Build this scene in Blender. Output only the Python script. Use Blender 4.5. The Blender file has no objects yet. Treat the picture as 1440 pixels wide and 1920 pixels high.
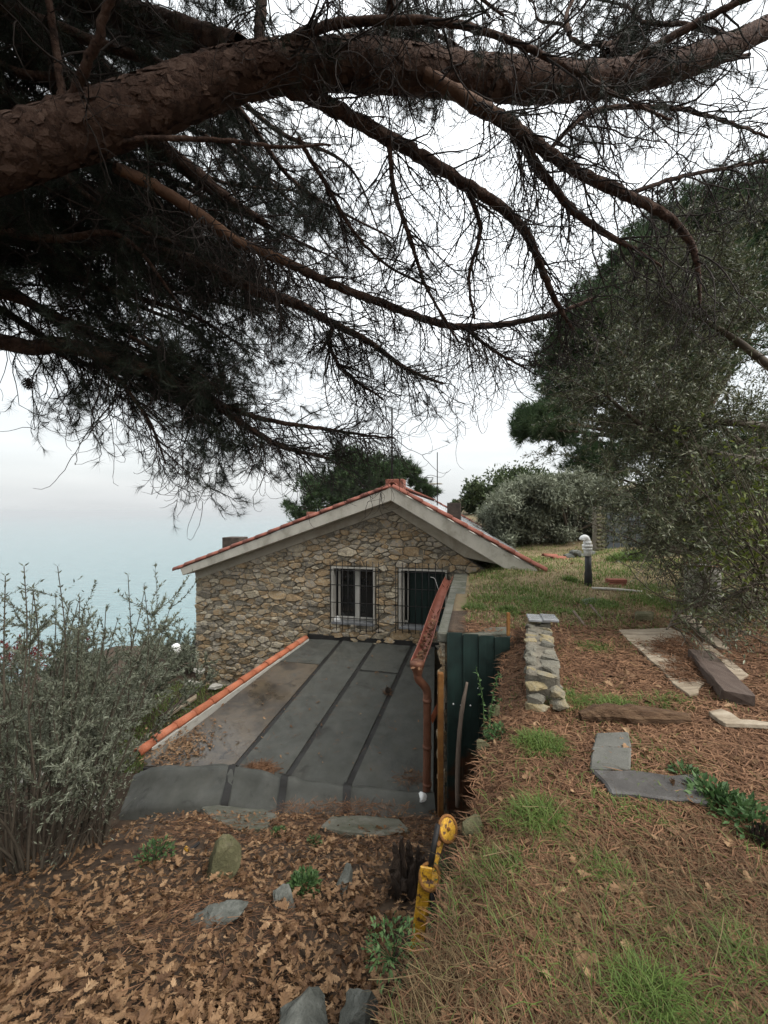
import bpy, bmesh, math, random
import numpy as np
from mathutils import Vector, Matrix

SC = bpy.context.scene
COL = SC.collection
rng = np.random.default_rng(11)
random.seed(11)
PI = math.pi

# ------------------------------------------------------------------ camera
cam_d = bpy.data.cameras.new('camera')
cam = bpy.data.objects.new('camera', cam_d)
COL.objects.link(cam)
cam.location = (0, 0, 0)
cam.rotation_euler = (PI / 2, 0, 0)
cam_d.sensor_fit = 'HORIZONTAL'
cam_d.sensor_width = 36
cam_d.lens = 18.0            # 90 degrees across: the wide phone lens
cam_d.clip_start = 0.05
cam_d.clip_end = 40000
SC.camera = cam

# ------------------------------------------------------------------ sky (overcast) and soft sun
SUN_EL, SUN_AZ = math.radians(50), math.radians(122)     # azimuth measured from +Y towards +X
w = bpy.data.worlds.new('World')
SC.world = w
w.use_nodes = True
nt = w.node_tree
nt.nodes.clear()
wo = nt.nodes.new('ShaderNodeOutputWorld')
bg = nt.nodes.new('ShaderNodeBackground')
sky = nt.nodes.new('ShaderNodeTexSky')
sky.sky_type = 'NISHITA'
sky.sun_disc = False
sky.sun_elevation = SUN_EL
sky.sun_rotation = SUN_AZ
sky.air_density = 1.5
sky.dust_density = 4
tc = nt.nodes.new('ShaderNodeTexCoord')
mp = nt.nodes.new('ShaderNodeMapping')
mp.inputs['Scale'].default_value = (1.6, 1.6, 7.5)
no = nt.nodes.new('ShaderNodeTexNoise')
no.inputs['Scale'].default_value = 1.3
no.inputs['Detail'].default_value = 5
no.inputs['Roughness'].default_value = 0.5
cr = nt.nodes.new('ShaderNodeValToRGB')
cr.color_ramp.elements[0].position = 0.36
cr.color_ramp.elements[0].color = (2.84, 2.97, 3.03, 1)
cr.color_ramp.elements[1].position = 0.62
cr.color_ramp.elements[1].color = (3.33, 3.42, 3.47, 1)
mx = nt.nodes.new('ShaderNodeMix')
mx.data_type = 'RGBA'
mx.inputs[0].default_value = 0.93
nt.links.new(tc.outputs['Generated'], mp.inputs['Vector'])
nt.links.new(mp.outputs['Vector'], no.inputs['Vector'])
nt.links.new(no.outputs['Fac'], cr.inputs['Fac'])
nt.links.new(sky.outputs['Color'], mx.inputs[6])
# an overcast sky is brighter overhead than at the horizon
sp = nt.nodes.new('ShaderNodeSeparateXYZ')
nt.links.new(tc.outputs['Generated'], sp.inputs[0])
ov = nt.nodes.new('ShaderNodeMapRange')
ov.inputs['From Min'].default_value = 0
ov.inputs['From Max'].default_value = 1
ov.inputs['To Min'].default_value = .86
ov.inputs['To Max'].default_value = 2.35
nt.links.new(sp.outputs['Z'], ov.inputs['Value'])
vm = nt.nodes.new('ShaderNodeVectorMath')
vm.operation = 'SCALE'
nt.links.new(cr.outputs['Color'], vm.inputs[0])
nt.links.new(ov.outputs[0], vm.inputs['Scale'])
nt.links.new(vm.outputs[0], mx.inputs[7])
nt.links.new(mx.outputs[2], bg.inputs['Color'])
bg.inputs['Strength'].default_value = 0.1
nt.links.new(bg.outputs['Background'], wo.inputs['Surface'])

sl = bpy.data.lights.new('sun', 'SUN')
sl.energy = 1.5
sl.angle = math.radians(40)
sl.color = (1.0, 0.97, 0.93)
so = bpy.data.objects.new('sun', sl)
COL.objects.link(so)
sd = Vector((math.sin(SUN_AZ) * math.cos(SUN_EL), math.cos(SUN_AZ) * math.cos(SUN_EL), math.sin(SUN_EL)))
so.rotation_euler = sd.to_track_quat('Z', 'Y').to_euler()
so.location = (-20, 10, 30)

SC.view_settings.view_transform = 'Standard'
SC.view_settings.look = 'None'
SC.view_settings.exposure = 1.58
SC.view_settings.gamma = 1.0
SC.view_settings.use_curve_mapping = False
SC.render.engine = 'CYCLES'
SC.cycles.max_bounces = 5
SC.cycles.diffuse_bounces = 3
SC.cycles.transparent_max_bounces = 8
SC.cycles.volume_bounces = 2
SC.cycles.use_denoising = True

# ------------------------------------------------------------------ helpers
FP = 720.0


def at(px, py, Y):
    """point at depth Y that the photo shows at px, py (1440 x 1920)"""
    return np.array([(px - 720) / FP * Y, Y, (960 - py) / FP * Y])


def gz(px, py, Z):
    return at(px, py, Z * FP / (960 - py))


def mesh_np(name, V, polys, mat=None, smooth=False, tint=None):
    V = np.asarray(V, np.float32).reshape(-1, 3)
    if isinstance(polys, np.ndarray):
        polys = [polys]
    me = bpy.data.meshes.new(name)
    me.vertices.add(len(V))
    me.vertices.foreach_set('co', V.ravel())
    loops = np.concatenate([p.ravel() for p in polys]).astype(np.int32)
    sizes = np.concatenate([np.full(len(p), p.shape[1], np.int32) for p in polys])
    starts = np.concatenate([[0], np.cumsum(sizes)[:-1]]).astype(np.int32)
    me.loops.add(len(loops))
    me.loops.foreach_set('vertex_index', loops)
    me.polygons.add(len(sizes))
    me.polygons.foreach_set('loop_start', starts)
    me.polygons.foreach_set('use_smooth', np.full(len(sizes), bool(smooth)))
    if tint is not None:
        a = me.attributes.new('tint', 'FLOAT', 'FACE')
        a.data.foreach_set('value', np.asarray(tint, np.float32))
    me.update(calc_edges=True)
    if mat:
        me.materials.append(mat)
    return me


def mesh_py(name, V, F, mat=None, smooth=False):
    me = bpy.data.meshes.new(name)
    me.from_pydata([tuple(map(float, v)) for v in V], [], F)
    if smooth:
        for p in me.polygons:
            p.use_smooth = True
    me.update()
    if mat:
        me.materials.append(mat)
    return me


def mesh_bm(name, bm, mat=None, smooth=False):
    bmesh.ops.recalc_face_normals(bm, faces=bm.faces[:])
    me = bpy.data.meshes.new(name)
    bm.to_mesh(me)
    bm.free()
    if smooth:
        for p in me.polygons:
            p.use_smooth = True
    if mat:
        me.materials.append(mat)
    return me


INV = {}


def put(name, me, parent=None, loc=None, M=None, kind=None):
    """link a mesh; its vertices (plus loc / M) are world coordinates, whatever the parent"""
    o = bpy.data.objects.new(name, me)
    COL.objects.link(o)
    if parent is not None:
        o.parent = parent
        if parent.name in INV:
            o.matrix_parent_inverse = INV[parent.name]
    if M is not None:
        o.matrix_basis = M
    elif loc is not None:
        o.location = tuple(map(float, loc))
    if kind:
        o['kind'] = kind
    return o


def thing(name, label, cat, loc=(0, 0, 0), group=None):
    o = bpy.data.objects.new(name, None)
    o.empty_display_size = 0.2
    COL.objects.link(o)
    o.location = tuple(map(float, loc))
    INV[o.name] = Matrix.Translation(Vector(o.location)).inverted()
    return tag(o, label, cat, group)


def tag(o, label, cat, group=None):
    o['label'] = label
    o['category'] = cat
    if group:
        o['group'] = group
    return o


def base_on(o):
    """move a one-mesh thing's origin into the middle of its mesh foot"""
    me = o.data
    co = np.empty(len(me.vertices) * 3, np.float32)
    me.vertices.foreach_get('co', co)
    co = co.reshape(-1, 3)
    c = co.mean(0)
    c[2] = co[:, 2].min()
    me.vertices.foreach_set('co', (co - c).ravel())
    me.update()
    o.location = Vector(o.location) + Vector(map(float, c))
    return o


# ---- materials
def mat(name, cols, scale=4.0, rough=0.85, bump=0.0, bscale=None, tint=0.0, rnd=0.0, spec=0.3, trans=0.0, metal=0.0,
        rough2=None, stretch=(1, 1, 1), detail=6, contrast=0.25, dist=0.02, voro=0.0, stain=None):
    """colours run over noise + a per-face 'tint' + a per-object random number"""
    m = bpy.data.materials.new(name)
    m.use_nodes = True
    N = m.node_tree.nodes
    L = m.node_tree.links
    b = N['Principled BSDF']
    g = N.new('ShaderNodeNewGeometry')
    mpn = N.new('ShaderNodeMapping')
    mpn.inputs['Scale'].default_value = stretch
    L.new(g.outputs['Position'], mpn.inputs['Vector'])
    n = N.new('ShaderNodeTexNoise')
    n.inputs['Scale'].default_value = scale
    n.inputs['Detail'].default_value = detail
    n.inputs['Roughness'].default_value = 0.65
    L.new(mpn.outputs['Vector'], n.inputs['Vector'])
    # fac = clamp((noise-0.5)*k*(1-t-r) + 0.5*(1-t-r) + t*tint + r*rand)
    kn = 1.0 - tint - rnd
    mr = N.new('ShaderNodeMapRange')
    mr.inputs['From Min'].default_value = 0.5 - contrast
    mr.inputs['From Max'].default_value = 0.5 + contrast
    mr.inputs['To Min'].default_value = 0
    mr.inputs['To Max'].default_value = max(kn, 0.0)
    L.new(n.outputs['Fac'], mr.inputs['Value'])
    fac = mr.outputs[0]
    if tint:
        a = N.new('ShaderNodeAttribute')
        a.attribute_name = 'tint'
        ma = N.new('ShaderNodeMath')
        ma.operation = 'MULTIPLY_ADD'
        L.new(a.outputs['Fac'], ma.inputs[0])
        ma.inputs[1].default_value = tint
        L.new(fac, ma.inputs[2])
        fac = ma.outputs[0]
    if rnd:
        a = N.new('ShaderNodeObjectInfo')
        ma = N.new('ShaderNodeMath')
        ma.operation = 'MULTIPLY_ADD'
        L.new(a.outputs['Random'], ma.inputs[0])
        ma.inputs[1].default_value = rnd
        L.new(fac, ma.inputs[2])
        fac = ma.outputs[0]
    r = N.new('ShaderNodeValToRGB')
    e = r.color_ramp.elements
    while len(e) < len(cols):
        e.new(0.5)
    for i, c in enumerate(cols):
        e[i].position = i / max(len(cols) - 1, 1)
        e[i].color = (*c, 1)
    L.new(fac, r.inputs['Fac'])
    colour = r.outputs['Color']
    if stain:
        for sc_, ssc, thr, wid, amt in stain:
            ns = N.new('ShaderNodeTexNoise')
            ns.inputs['Scale'].default_value = ssc
            ns.inputs['Detail'].default_value = 9
            ns.inputs['Roughness'].default_value = .72
            ns.inputs['Distortion'].default_value = .6
            L.new(g.outputs['Position'], ns.inputs['Vector'])
            ms_ = N.new('ShaderNodeMapRange')
            ms_.inputs['From Min'].default_value = thr
            ms_.inputs['From Max'].default_value = thr + wid
            ms_.inputs['To Max'].default_value = amt
            L.new(ns.outputs['Fac'], ms_.inputs['Value'])
            mc = N.new('ShaderNodeMix')
            mc.data_type = 'RGBA'
            L.new(ms_.outputs[0], mc.inputs[0])
            L.new(colour, mc.inputs[6])
            mc.inputs[7].default_value = (*sc_, 1)
            colour = mc.outputs[2]
    L.new(colour, b.inputs['Base Color'])
    b.inputs['Roughness'].default_value = rough
    b.inputs['Metallic'].default_value = metal
    b.inputs['Specular IOR Level'].default_value = spec
    if rough2 is not None:
        mr2 = N.new('ShaderNodeMapRange')
        mr2.inputs['From Min'].default_value = 0.4
        mr2.inputs['From Max'].default_value = 0.6
        mr2.inputs['To Min'].default_value = rough
        mr2.inputs['To Max'].default_value = rough2
        n3 = N.new('ShaderNodeTexNoise')
        n3.inputs['Scale'].default_value = scale * 0.6
        n3.inputs['Detail'].default_value = 4
        L.new(g.outputs['Position'], n3.inputs['Vector'])
        L.new(n3.outputs['Fac'], mr2.inputs['Value'])
        L.new(mr2.outputs[0], b.inputs['Roughness'])
    if bump:
        n2 = N.new('ShaderNodeTexNoise')
        n2.inputs['Scale'].default_value = bscale or scale * 5
        n2.inputs['Detail'].default_value = 8
        n2.inputs['Roughness'].default_value = 0.7
        L.new(mpn.outputs['Vector'], n2.inputs['Vector'])
        bp = N.new('ShaderNodeBump')
        bp.inputs['Strength'].default_value = bump
        bp.inputs['Distance'].default_value = dist
        h = n2.outputs['Fac']
        if voro:
            vo = N.new('ShaderNodeTexVoronoi')
            vo.feature = 'DISTANCE_TO_EDGE'
            vo.inputs['Scale'].default_value = voro
            L.new(mpn.outputs['Vector'], vo.inputs['Vector'])
            mm = N.new('ShaderNodeMath')
            mm.operation = 'MULTIPLY_ADD'
            mr3 = N.new('ShaderNodeMapRange')
            mr3.inputs['From Max'].default_value = 0.12
            L.new(vo.outputs['Distance'], mr3.inputs['Value'])
            L.new(mr3.outputs[0], mm.inputs[0])
            mm.inputs[1].default_value = 1.0
            L.new(h, mm.inputs[2])
            h = mm.outputs[0]
        L.new(h, bp.inputs['Height'])
        L.new(bp.outputs['Normal'], b.inputs['Normal'])
    if trans:
        t = N.new('ShaderNodeBsdfTranslucent')
        L.new(r.outputs['Color'], t.inputs['Color'])
        ms = N.new('ShaderNodeMixShader')
        ms.inputs[0].default_value = trans
        out = [x for x in N if x.type == 'OUTPUT_MATERIAL'][0]
        L.new(b.outputs[0], ms.inputs[1])
        L.new(t.outputs[0], ms.inputs[2])
        L.new(ms.outputs[0], out.inputs['Surface'])
    return m


MT = {}
MT['soil'] = mat('forest soil', [(.022, .014, .009), (.05, .032, .02), (.09, .06, .036)], 5, .95, .6, 40)
MT['bankearth'] = mat('bank earth', [(.03, .022, .015), (.075, .05, .032), (.13, .09, .058)], 4, .95, .8, 25, dist=.05)
MT['meadow'] = mat('dry meadow soil', [(.075, .055, .03), (.17, .125, .07), (.11, .11, .045)], 2.2, .95, .6, 40)
MT['mortar'] = mat('mortar', [(.09, .08, .06), (.17, .15, .115), (.25, .225, .175)], 6, .95, 1.0, 30, dist=.03)
STONE_COLS = [(.12, .105, .085), (.29, .245, .18), (.18, .165, .138), (.38, .315, .215), (.30, .205, .115), (.47, .345, .20), (.33, .30, .255), (.54, .46, .325), (.23, .195, .15), (.62, .54, .39)]
MT['stone'] = mat('wall stone', STONE_COLS, 14, .88, 1.0, 34, rnd=.62, dist=.05, stain=[((.10, .09, .07), 5, .54, .12, .55), ((.48, .41, .29), 9, .62, .08, .5)])
MT['stone_t'] = mat('small wall stone', STONE_COLS, 14, .88, 1.0, 34, tint=.62, dist=.05, stain=[((.10, .09, .07), 5, .54, .12, .55), ((.48, .41, .29), 9, .62, .08, .5)])
MT['lichen'] = mat('lichen stone', [(.055, .052, .042), (.12, .112, .09), (.19, .175, .135), (.24, .19, .10), (.30, .27, .21)], 9, .9, .9, 45, rnd=.5, dist=.02)
MT['grey_rock'] = mat('grey schist', [(.045, .048, .04), (.10, .104, .09), (.22, .225, .20)], 7, .8, .9, 30, stretch=(1, 1, 3), dist=.03)
MT['moss_rock'] = mat('mossy rock', [(.05, .05, .025), (.095, .09, .045), (.17, .145, .09)], 6, .9, .9, 30, dist=.03)
MT['concrete'] = mat('weathered concrete', [(.27, .25, .20), (.44, .415, .355), (.52, .495, .43)], 3, .9, .4, 60, stretch=(1, 1, .5), stain=[((.15, .14, .11), 1.6, .52, .22, .6), ((.12, .115, .085), 6, .6, .12, .5)])
MT['beam'] = mat('concrete beam', [(.27, .235, .18), (.38, .345, .28), (.43, .395, .32)], 2.4, .9, .4, 60, stain=[((.19, .16, .11), 1.3, .5, .2, .6)])
MT['wetconc'] = mat('mossy concrete coping', [(.05, .05, .036), (.10, .098, .075), (.165, .16, .135)], 4, .7, .8, 30, stain=[((.035, .042, .018), 3, .5, .15, .7), ((.22, .215, .19), 7, .6, .1, .6)])
MT['terracotta'] = mat('terracotta tile', [(.12, .042, .03), (.22, .072, .047), (.29, .115, .08)], 5, .75, .5, 40, rnd=.35, stain=[((.09, .07, .045), 5, .56, .1, .6)])
MT['orange_tile'] = mat('orange tile', [(.26, .085, .04), (.40, .125, .06), (.42, .19, .12)], 5, .75, .5, 40, rnd=.4)
MT['slate'] = mat('wet slate', [(.13, .135, .14), (.22, .225, .23), (.30, .305, .31)], 4, .16, .4, 20, rnd=.5, spec=.6)
MT['sooty'] = mat('sooty chimney brick', [(.02, .017, .015), (.05, .038, .03), (.08, .06, .05)], 8, .9, .6, 30)
MT['brick'] = mat('old brick', [(.11, .045, .03), (.21, .075, .05), (.26, .13, .1)], 8, .9, .5, 40, rnd=.3)
MT['white'] = mat('white painted wood', [(.36, .345, .30), (.47, .45, .41)], 4, .5, .1)
MT['plaster'] = mat('pale plaster', [(.32, .30, .26), (.46, .44, .39)], 5, .9, .3, 50)
MT['unlit_room'] = mat('dark room', [(.012, .012, .011), (.025, .024, .02)], 2, .9)  # shade of the unlit interior painted as a near-black colour
MT['curtain'] = mat('dark green shutter', [(.006, .017, .014), (.012, .03, .025)], 4, .6, stretch=(8, 8, 1))
MT['iron'] = mat('black iron', [(.012, .012, .013), (.03, .028, .026)], 12, .6, .3, metal=.3)
MT['felt'] = mat('grey green mineral felt', [(.040, .041, .035), (.056, .057, .049), (.078, .078, .067)], 5, .85, .8, 300, rough2=.45, dist=.008, rnd=.2, stain=[((.075, .062, .042), 1.1, .55, .2, .7), ((.02, .019, .017), 2.6, .56, .12, .75), ((.13, .125, .11), 9, .66, .08, .5)])
MT['felt_wet'] = mat('wet stained felt', [(.024, .019, .014), (.042, .034, .025), (.085, .066, .045), (.05, .05, .045)], 1.6, .14, .5, 120, rough2=.65, dist=.004, spec=.5, stain=[((.10, .075, .045), 1.8, .52, .15, .8), ((.018, .015, .012), 3.5, .54, .1, .8)])
MT['bitumen'] = mat('bitumen seam', [(.012, .011, .010), (.022, .021, .019)], 5, .5, .3, 60, rough2=.8)
MT['copper'] = mat('brown red sheet metal', [(.17, .055, .036), (.24, .085, .058), (.30, .13, .095)], 5, .42, .15, 40, metal=.35)
MT['rustpipe'] = mat('brown downpipe', [(.10, .042, .024), (.16, .068, .04), (.20, .095, .06)], 5, .55, .3, 30, metal=.2)
MT['rust'] = mat('orange rust', [(.09, .035, .012), (.19, .082, .022), (.27, .14, .04)], 7, .85, .6, 60)
MT['bark'] = mat('pine bark', [(.016, .009, .006), (.052, .028, .019), (.10, .058, .041), (.15, .10, .076)], 13, .95, 1.0, 28, dist=.035, contrast=.2, stain=[((.16, .125, .098), 24, .6, .05, .6), ((.010, .007, .005), 30, .57, .06, .8)])
MT['flake'] = mat('bark flakes', [(.035, .02, .014), (.085, .05, .036), (.15, .098, .074)], 18, .95, .8, 40, tint=.6)
MT['bark_lit'] = mat('lit orange pine bark', [(.06, .03, .018), (.15, .078, .042)], 9, .8, .6, 30, stretch=(1, 1, 1))  # light on two branches put into a lighter orange colour
MT['twig'] = mat('dead pine twig', [(.016, .012, .010), (.04, .030, .025)], 9, .9)
MT['needle'] = mat('pine needle', [(.008, .013, .008), (.018, .027, .015), (.034, .044, .022)], 3, .6, tint=.6, trans=.12)
MT['pine_bg'] = mat('pine foliage', [(.014, .028, .012), (.038, .068, .026), (.085, .12, .045)], .7, .7, tint=.6, trans=.2)
MT['cypress'] = mat('rounded oak foliage', [(.022, .036, .014), (.055, .078, .03), (.11, .135, .06)], .7, .7, tint=.6, trans=.2)
MT['olive'] = mat('olive foliage', [(.07, .08, .05), (.16, .175, .12), (.29, .30, .225)], .8, .65, tint=.6, trans=.2)
MT['oliveleaf'] = mat('near olive leaf', [(.024, .034, .012), (.055, .068, .027), (.108, .115, .055), (.25, .255, .17)], 1.2, .5, tint=.75, trans=.2, spec=.5)
MT['laurel'] = mat('yellow green leaf', [(.035, .05, .010), (.08, .10, .018), (.16, .18, .04)], 3, .45, tint=.7, trans=.35)
MT['shrubleaf'] = mat('grey green shrub leaf', [(.06, .066, .042), (.15, .162, .11), (.30, .315, .24)], 2, .6, tint=.7, trans=.25)
MT['shrubstem'] = mat('shrub stem', [(.04, .032, .022), (.10, .08, .058)], 8, .9)
MT['redleaf'] = mat('red shrub leaf', [(.10, .02, .02), (.22, .045, .04)], 3, .7, tint=.6, trans=.2)
MT['grass'] = mat('green grass', [(.045, .08, .014), (.10, .155, .03), (.19, .24, .07)], 3, .6, tint=.7, trans=.3)
MT['grass_dry'] = mat('dry grass', [(.045, .030, .014), (.125, .088, .042), (.26, .19, .10)], 3, .8, tint=.8, trans=.2)
MT['grass_meadow'] = mat('pale dry meadow grass', [(.13, .10, .05), (.28, .22, .115), (.44, .36, .21)], 3, .8, tint=.8, trans=.2)
MT['straw'] = mat('fallen pine needles', [(.046, .022, .011), (.14, .070, .036), (.28, .155, .083)], 3, .85, tint=.75)
MT['oak'] = mat('dead oak leaf', [(.038, .017, .008), (.088, .045, .021), (.165, .092, .045), (.26, .158, .082), (.42, .285, .165)], 14, .7, .3, 60, rnd=.55, trans=.12)
MT['oak_t'] = mat('dead oak leaves', [(.038, .017, .008), (.088, .045, .021), (.165, .092, .045), (.26, .158, .082), (.42, .285, .165)], 14, .7, tint=.55, trans=.12)
MT['herb'] = mat('green herb', [(.02, .05, .016), (.05, .10, .03), (.10, .16, .055)], 4, .6, tint=.7, trans=.2)
MT['board'] = mat('weathered board', [(.12, .09, .06), (.26, .21, .15), (.42, .36, .28)], 4, .9, .5, 30, stretch=(1, 5, 1))
MT['darkwood'] = mat('dark wet timber', [(.035, .024, .018), (.075, .052, .04), (.10, .075, .06)], 5, .7, .5, 30, stretch=(6, 1, 6))
MT['logwood'] = mat('brown split log', [(.05, .027, .015), (.12, .068, .036), (.2, .125, .07)], 4, .9, .9, 14, stretch=(1, 8, 8), dist=.04)
MT['paver'] = mat('slate paver', [(.055, .055, .048), (.10, .098, .085), (.14, .135, .12)], 3.5, .75, .35, 60)
MT['paver_dark'] = mat('wet slate paver', [(.035, .032, .03), (.065, .06, .055), (.17, .165, .16)], 4.5, .5, .35, 60, contrast=.3)
MT['pvc'] = mat('white plastic pipe', [(.7, .7, .67), (.84, .84, .82)], 3, .4)
MT['blackpipe'] = mat('black pipe', [(.012, .012, .012), (.03, .03, .03)], 5, .5)
MT['drum'] = mat('white painted drum', [(.34, .32, .28), (.50, .48, .43)], 3, .6, .2, stretch=(1, 1, .4))
MT['gate'] = mat('dark slate blue metal', [(.035, .042, .048), (.055, .064, .07)], 2, .6)
MT['wire'] = mat('pale wire', [(.5, .5, .48), (.6, .6, .58)], 2, .5)
MT['wood_grey'] = mat('grey weathered stick', [(.12, .09, .068), (.2, .158, .125)], 6, .9, .5, 40, stretch=(3, 3, .6))
MT['stump'] = mat('rotten stump', [(.016, .011, .008), (.045, .03, .021), (.085, .06, .042)], 9, .95, 1.0, 22, stretch=(2, 2, .5), dist=.06)
MT['sea'] = None


def mat_sea():
    m = bpy.data.materials.new('sea water')
    m.use_nodes = True
    N = m.node_tree.nodes
    L = m.node_tree.links
    b = N['Principled BSDF']
    b.inputs['Base Color'].default_value = (.12, .24, .26, 1)
    b.inputs['Roughness'].default_value = .22
    g = N.new('ShaderNodeNewGeometry')
    mpn = N.new('ShaderNodeMapping')
    mpn.inputs['Scale'].default_value = (.008, .05, .01)
    mpn.inputs['Rotation'].default_value = (0, 0, .25)
    L.new(g.outputs['Position'], mpn.inputs['Vector'])
    n = N.new('ShaderNodeTexNoise')
    n.inputs['Scale'].default_value = 4
    n.inputs['Detail'].default_value = 7
    L.new(mpn.outputs['Vector'], n.inputs['Vector'])
    r = N.new('ShaderNodeValToRGB')
    r.color_ramp.elements[0].position = .35
    r.color_ramp.elements[0].color = (.085, .155, .165, 1)
    r.color_ramp.elements[1].position = .65
    r.color_ramp.elements[1].color = (.12, .195, .20, 1)
    L.new(n.outputs['Fac'], r.inputs['Fac'])
    L.new(r.outputs['Color'], b.inputs['Base Color'])
    bp = N.new('ShaderNodeBump')
    bp.inputs['Strength'].default_value = .5
    bp.inputs['Distance'].default_value = 3
    L.new(n.outputs['Fac'], bp.inputs['Height'])
    L.new(bp.outputs['Normal'], b.inputs['Normal'])
    return m


MT['sea'] = mat_sea()


def mat_painted(name, base, rustc, scale, cover, rough=.5, zlo=None, zhi=None):
    """paint with rust patches; with zlo/zhi the rust stands in the lower part of the sheet"""
    m = bpy.data.materials.new(name)
    m.use_nodes = True
    N = m.node_tree.nodes
    L = m.node_tree.links
    b = N['Principled BSDF']
    g = N.new('ShaderNodeNewGeometry')
    n = N.new('ShaderNodeTexNoise')
    n.inputs['Scale'].default_value = scale
    n.inputs['Detail'].default_value = 7
    n.inputs['Roughness'].default_value = .65
    L.new(g.outputs['Position'], n.inputs['Vector'])
    v = n.outputs['Fac']
    if zlo is not None:
        s = N.new('ShaderNodeSeparateXYZ')
        L.new(g.outputs['Position'], s.inputs[0])
        mr = N.new('ShaderNodeMapRange')
        mr.inputs['From Min'].default_value = zhi
        mr.inputs['From Max'].default_value = zlo
        mr.inputs['To Min'].default_value = -.25
        mr.inputs['To Max'].default_value = .12
        L.new(s.outputs['Z'], mr.inputs['Value'])
        a = N.new('ShaderNodeMath')
        a.operation = 'ADD'
        L.new(v, a.inputs[0])
        L.new(mr.outputs[0], a.inputs[1])
        v = a.outputs[0]
    r = N.new('ShaderNodeValToRGB')
    r.color_ramp.elements[0].position = cover - .03
    r.color_ramp.elements[0].color = (*base, 1)
    r.color_ramp.elements[1].position = cover + .04
    r.color_ramp.elements[1].color = (*rustc, 1)
    L.new(v, r.inputs['Fac'])
    n2 = N.new('ShaderNodeTexNoise')
    n2.inputs['Scale'].default_value = scale * 3
    n2.inputs['Detail'].default_value = 5
    L.new(g.outputs['Position'], n2.inputs['Vector'])
    mr2 = N.new('ShaderNodeMapRange')
    mr2.inputs['From Min'].default_value = .3
    mr2.inputs['From Max'].default_value = .7
    mr2.inputs['To Min'].default_value = .6
    mr2.inputs['To Max'].default_value = 1.3
    L.new(n2.outputs['Fac'], mr2.inputs['Value'])
    mu = N.new('ShaderNodeMix')
    mu.data_type = 'RGBA'
    mu.blend_type = 'MULTIPLY'
    mu.inputs[0].default_value = 1
    L.new(r.outputs['Color'], mu.inputs[6])
    cb = N.new('ShaderNodeCombineColor')
    for i in range(3):
        L.new(mr2.outputs[0], cb.inputs[i])
    L.new(cb.outputs[0], mu.inputs[7])
    L.new(mu.outputs[2], b.inputs['Base Color'])
    b.inputs['Roughness'].default_value = rough
    return m


MT['green_sheet'] = mat_painted('green painted sheet', (.011, .026, .022), (.06, .024, .010), 2.2, .55, .5, -3.2, -2.0)
MT['yellow'] = mat_painted('yellow paint with rust', (.42, .225, .015), (.06, .024, .014), 34, .57, .55)

# ---- shapes


def bm_box(bm, c, s, bev=0.0, M=None):
    r = bmesh.ops.create_cube(bm, size=1.0)
    vs = r['verts']
    bmesh.ops.scale(bm, vec=s, verts=vs)
    if bev:
        es = list({e for v in vs for e in v.link_edges})
        rr = bmesh.ops.bevel(bm, geom=es, offset=bev, segments=1, affect='EDGES', profile=.5)
        vs = list({v for f in rr['faces'] for v in f.verts} | {v for v in vs if v.is_valid})
    if M is not None:
        bmesh.ops.transform(bm, matrix=M, verts=vs)
    bmesh.ops.translate(bm, vec=c, verts=vs)
    return vs


def rot_frame(x, z):
    """matrix whose columns are x, z cross x, z (orthonormalised)"""
    x = Vector(x).normalized()
    z = Vector(z)
    y = z.cross(x).normalized()
    z = x.cross(y).normalized()
    return Matrix((x, y, z)).transposed()


def prism(front, vec):
    """closed prism: polygon front (n,3) swept along vec"""
    front = [np.asarray(p, float) for p in front]
    n = len(front)
    V = front + [p + np.asarray(vec, float) for p in front]
    F = [tuple(range(n)), tuple(range(2 * n - 1, n - 1, -1))]
    F += [(i, i + n, (i + 1) % n + n, (i + 1) % n) for i in range(n)]
    return V, F


def mesh_prism(name, front, vec, mat=None, bev=0.0):
    V, F = prism(front, vec)
    bm = bmesh.new()
    vs = [bm.verts.new(v) for v in V]
    for f in F:
        bm.faces.new([vs[i] for i in f])
    if bev:
        bmesh.ops.recalc_face_normals(bm, faces=bm.faces[:])
        bmesh.ops.bevel(bm, geom=bm.edges[:], offset=bev, segments=1, affect='EDGES')
    return mesh_bm(name, bm, mat)


def norm(a):
    return a / np.maximum(np.linalg.norm(a, axis=-1, keepdims=True), 1e-9)


def smooth_path(P, n=6):
    """Catmull-Rom through rows of P (any number of columns)"""
    P = np.asarray(P, float)
    Q = np.vstack([2 * P[0] - P[1], P, 2 * P[-1] - P[-2]])
    out = []
    for i in range(1, len(Q) - 2):
        a, b, c, d = Q[i - 1], Q[i], Q[i + 1], Q[i + 2]
        for t in np.linspace(0, 1, n, endpoint=False):
            out.append(.5 * (2 * b + (c - a) * t + (2 * a - 5 * b + 4 * c - d) * t * t + (3 * b - a - 3 * c + d) * t ** 3))
    out.append(P[-1])
    return np.array(out)


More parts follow.
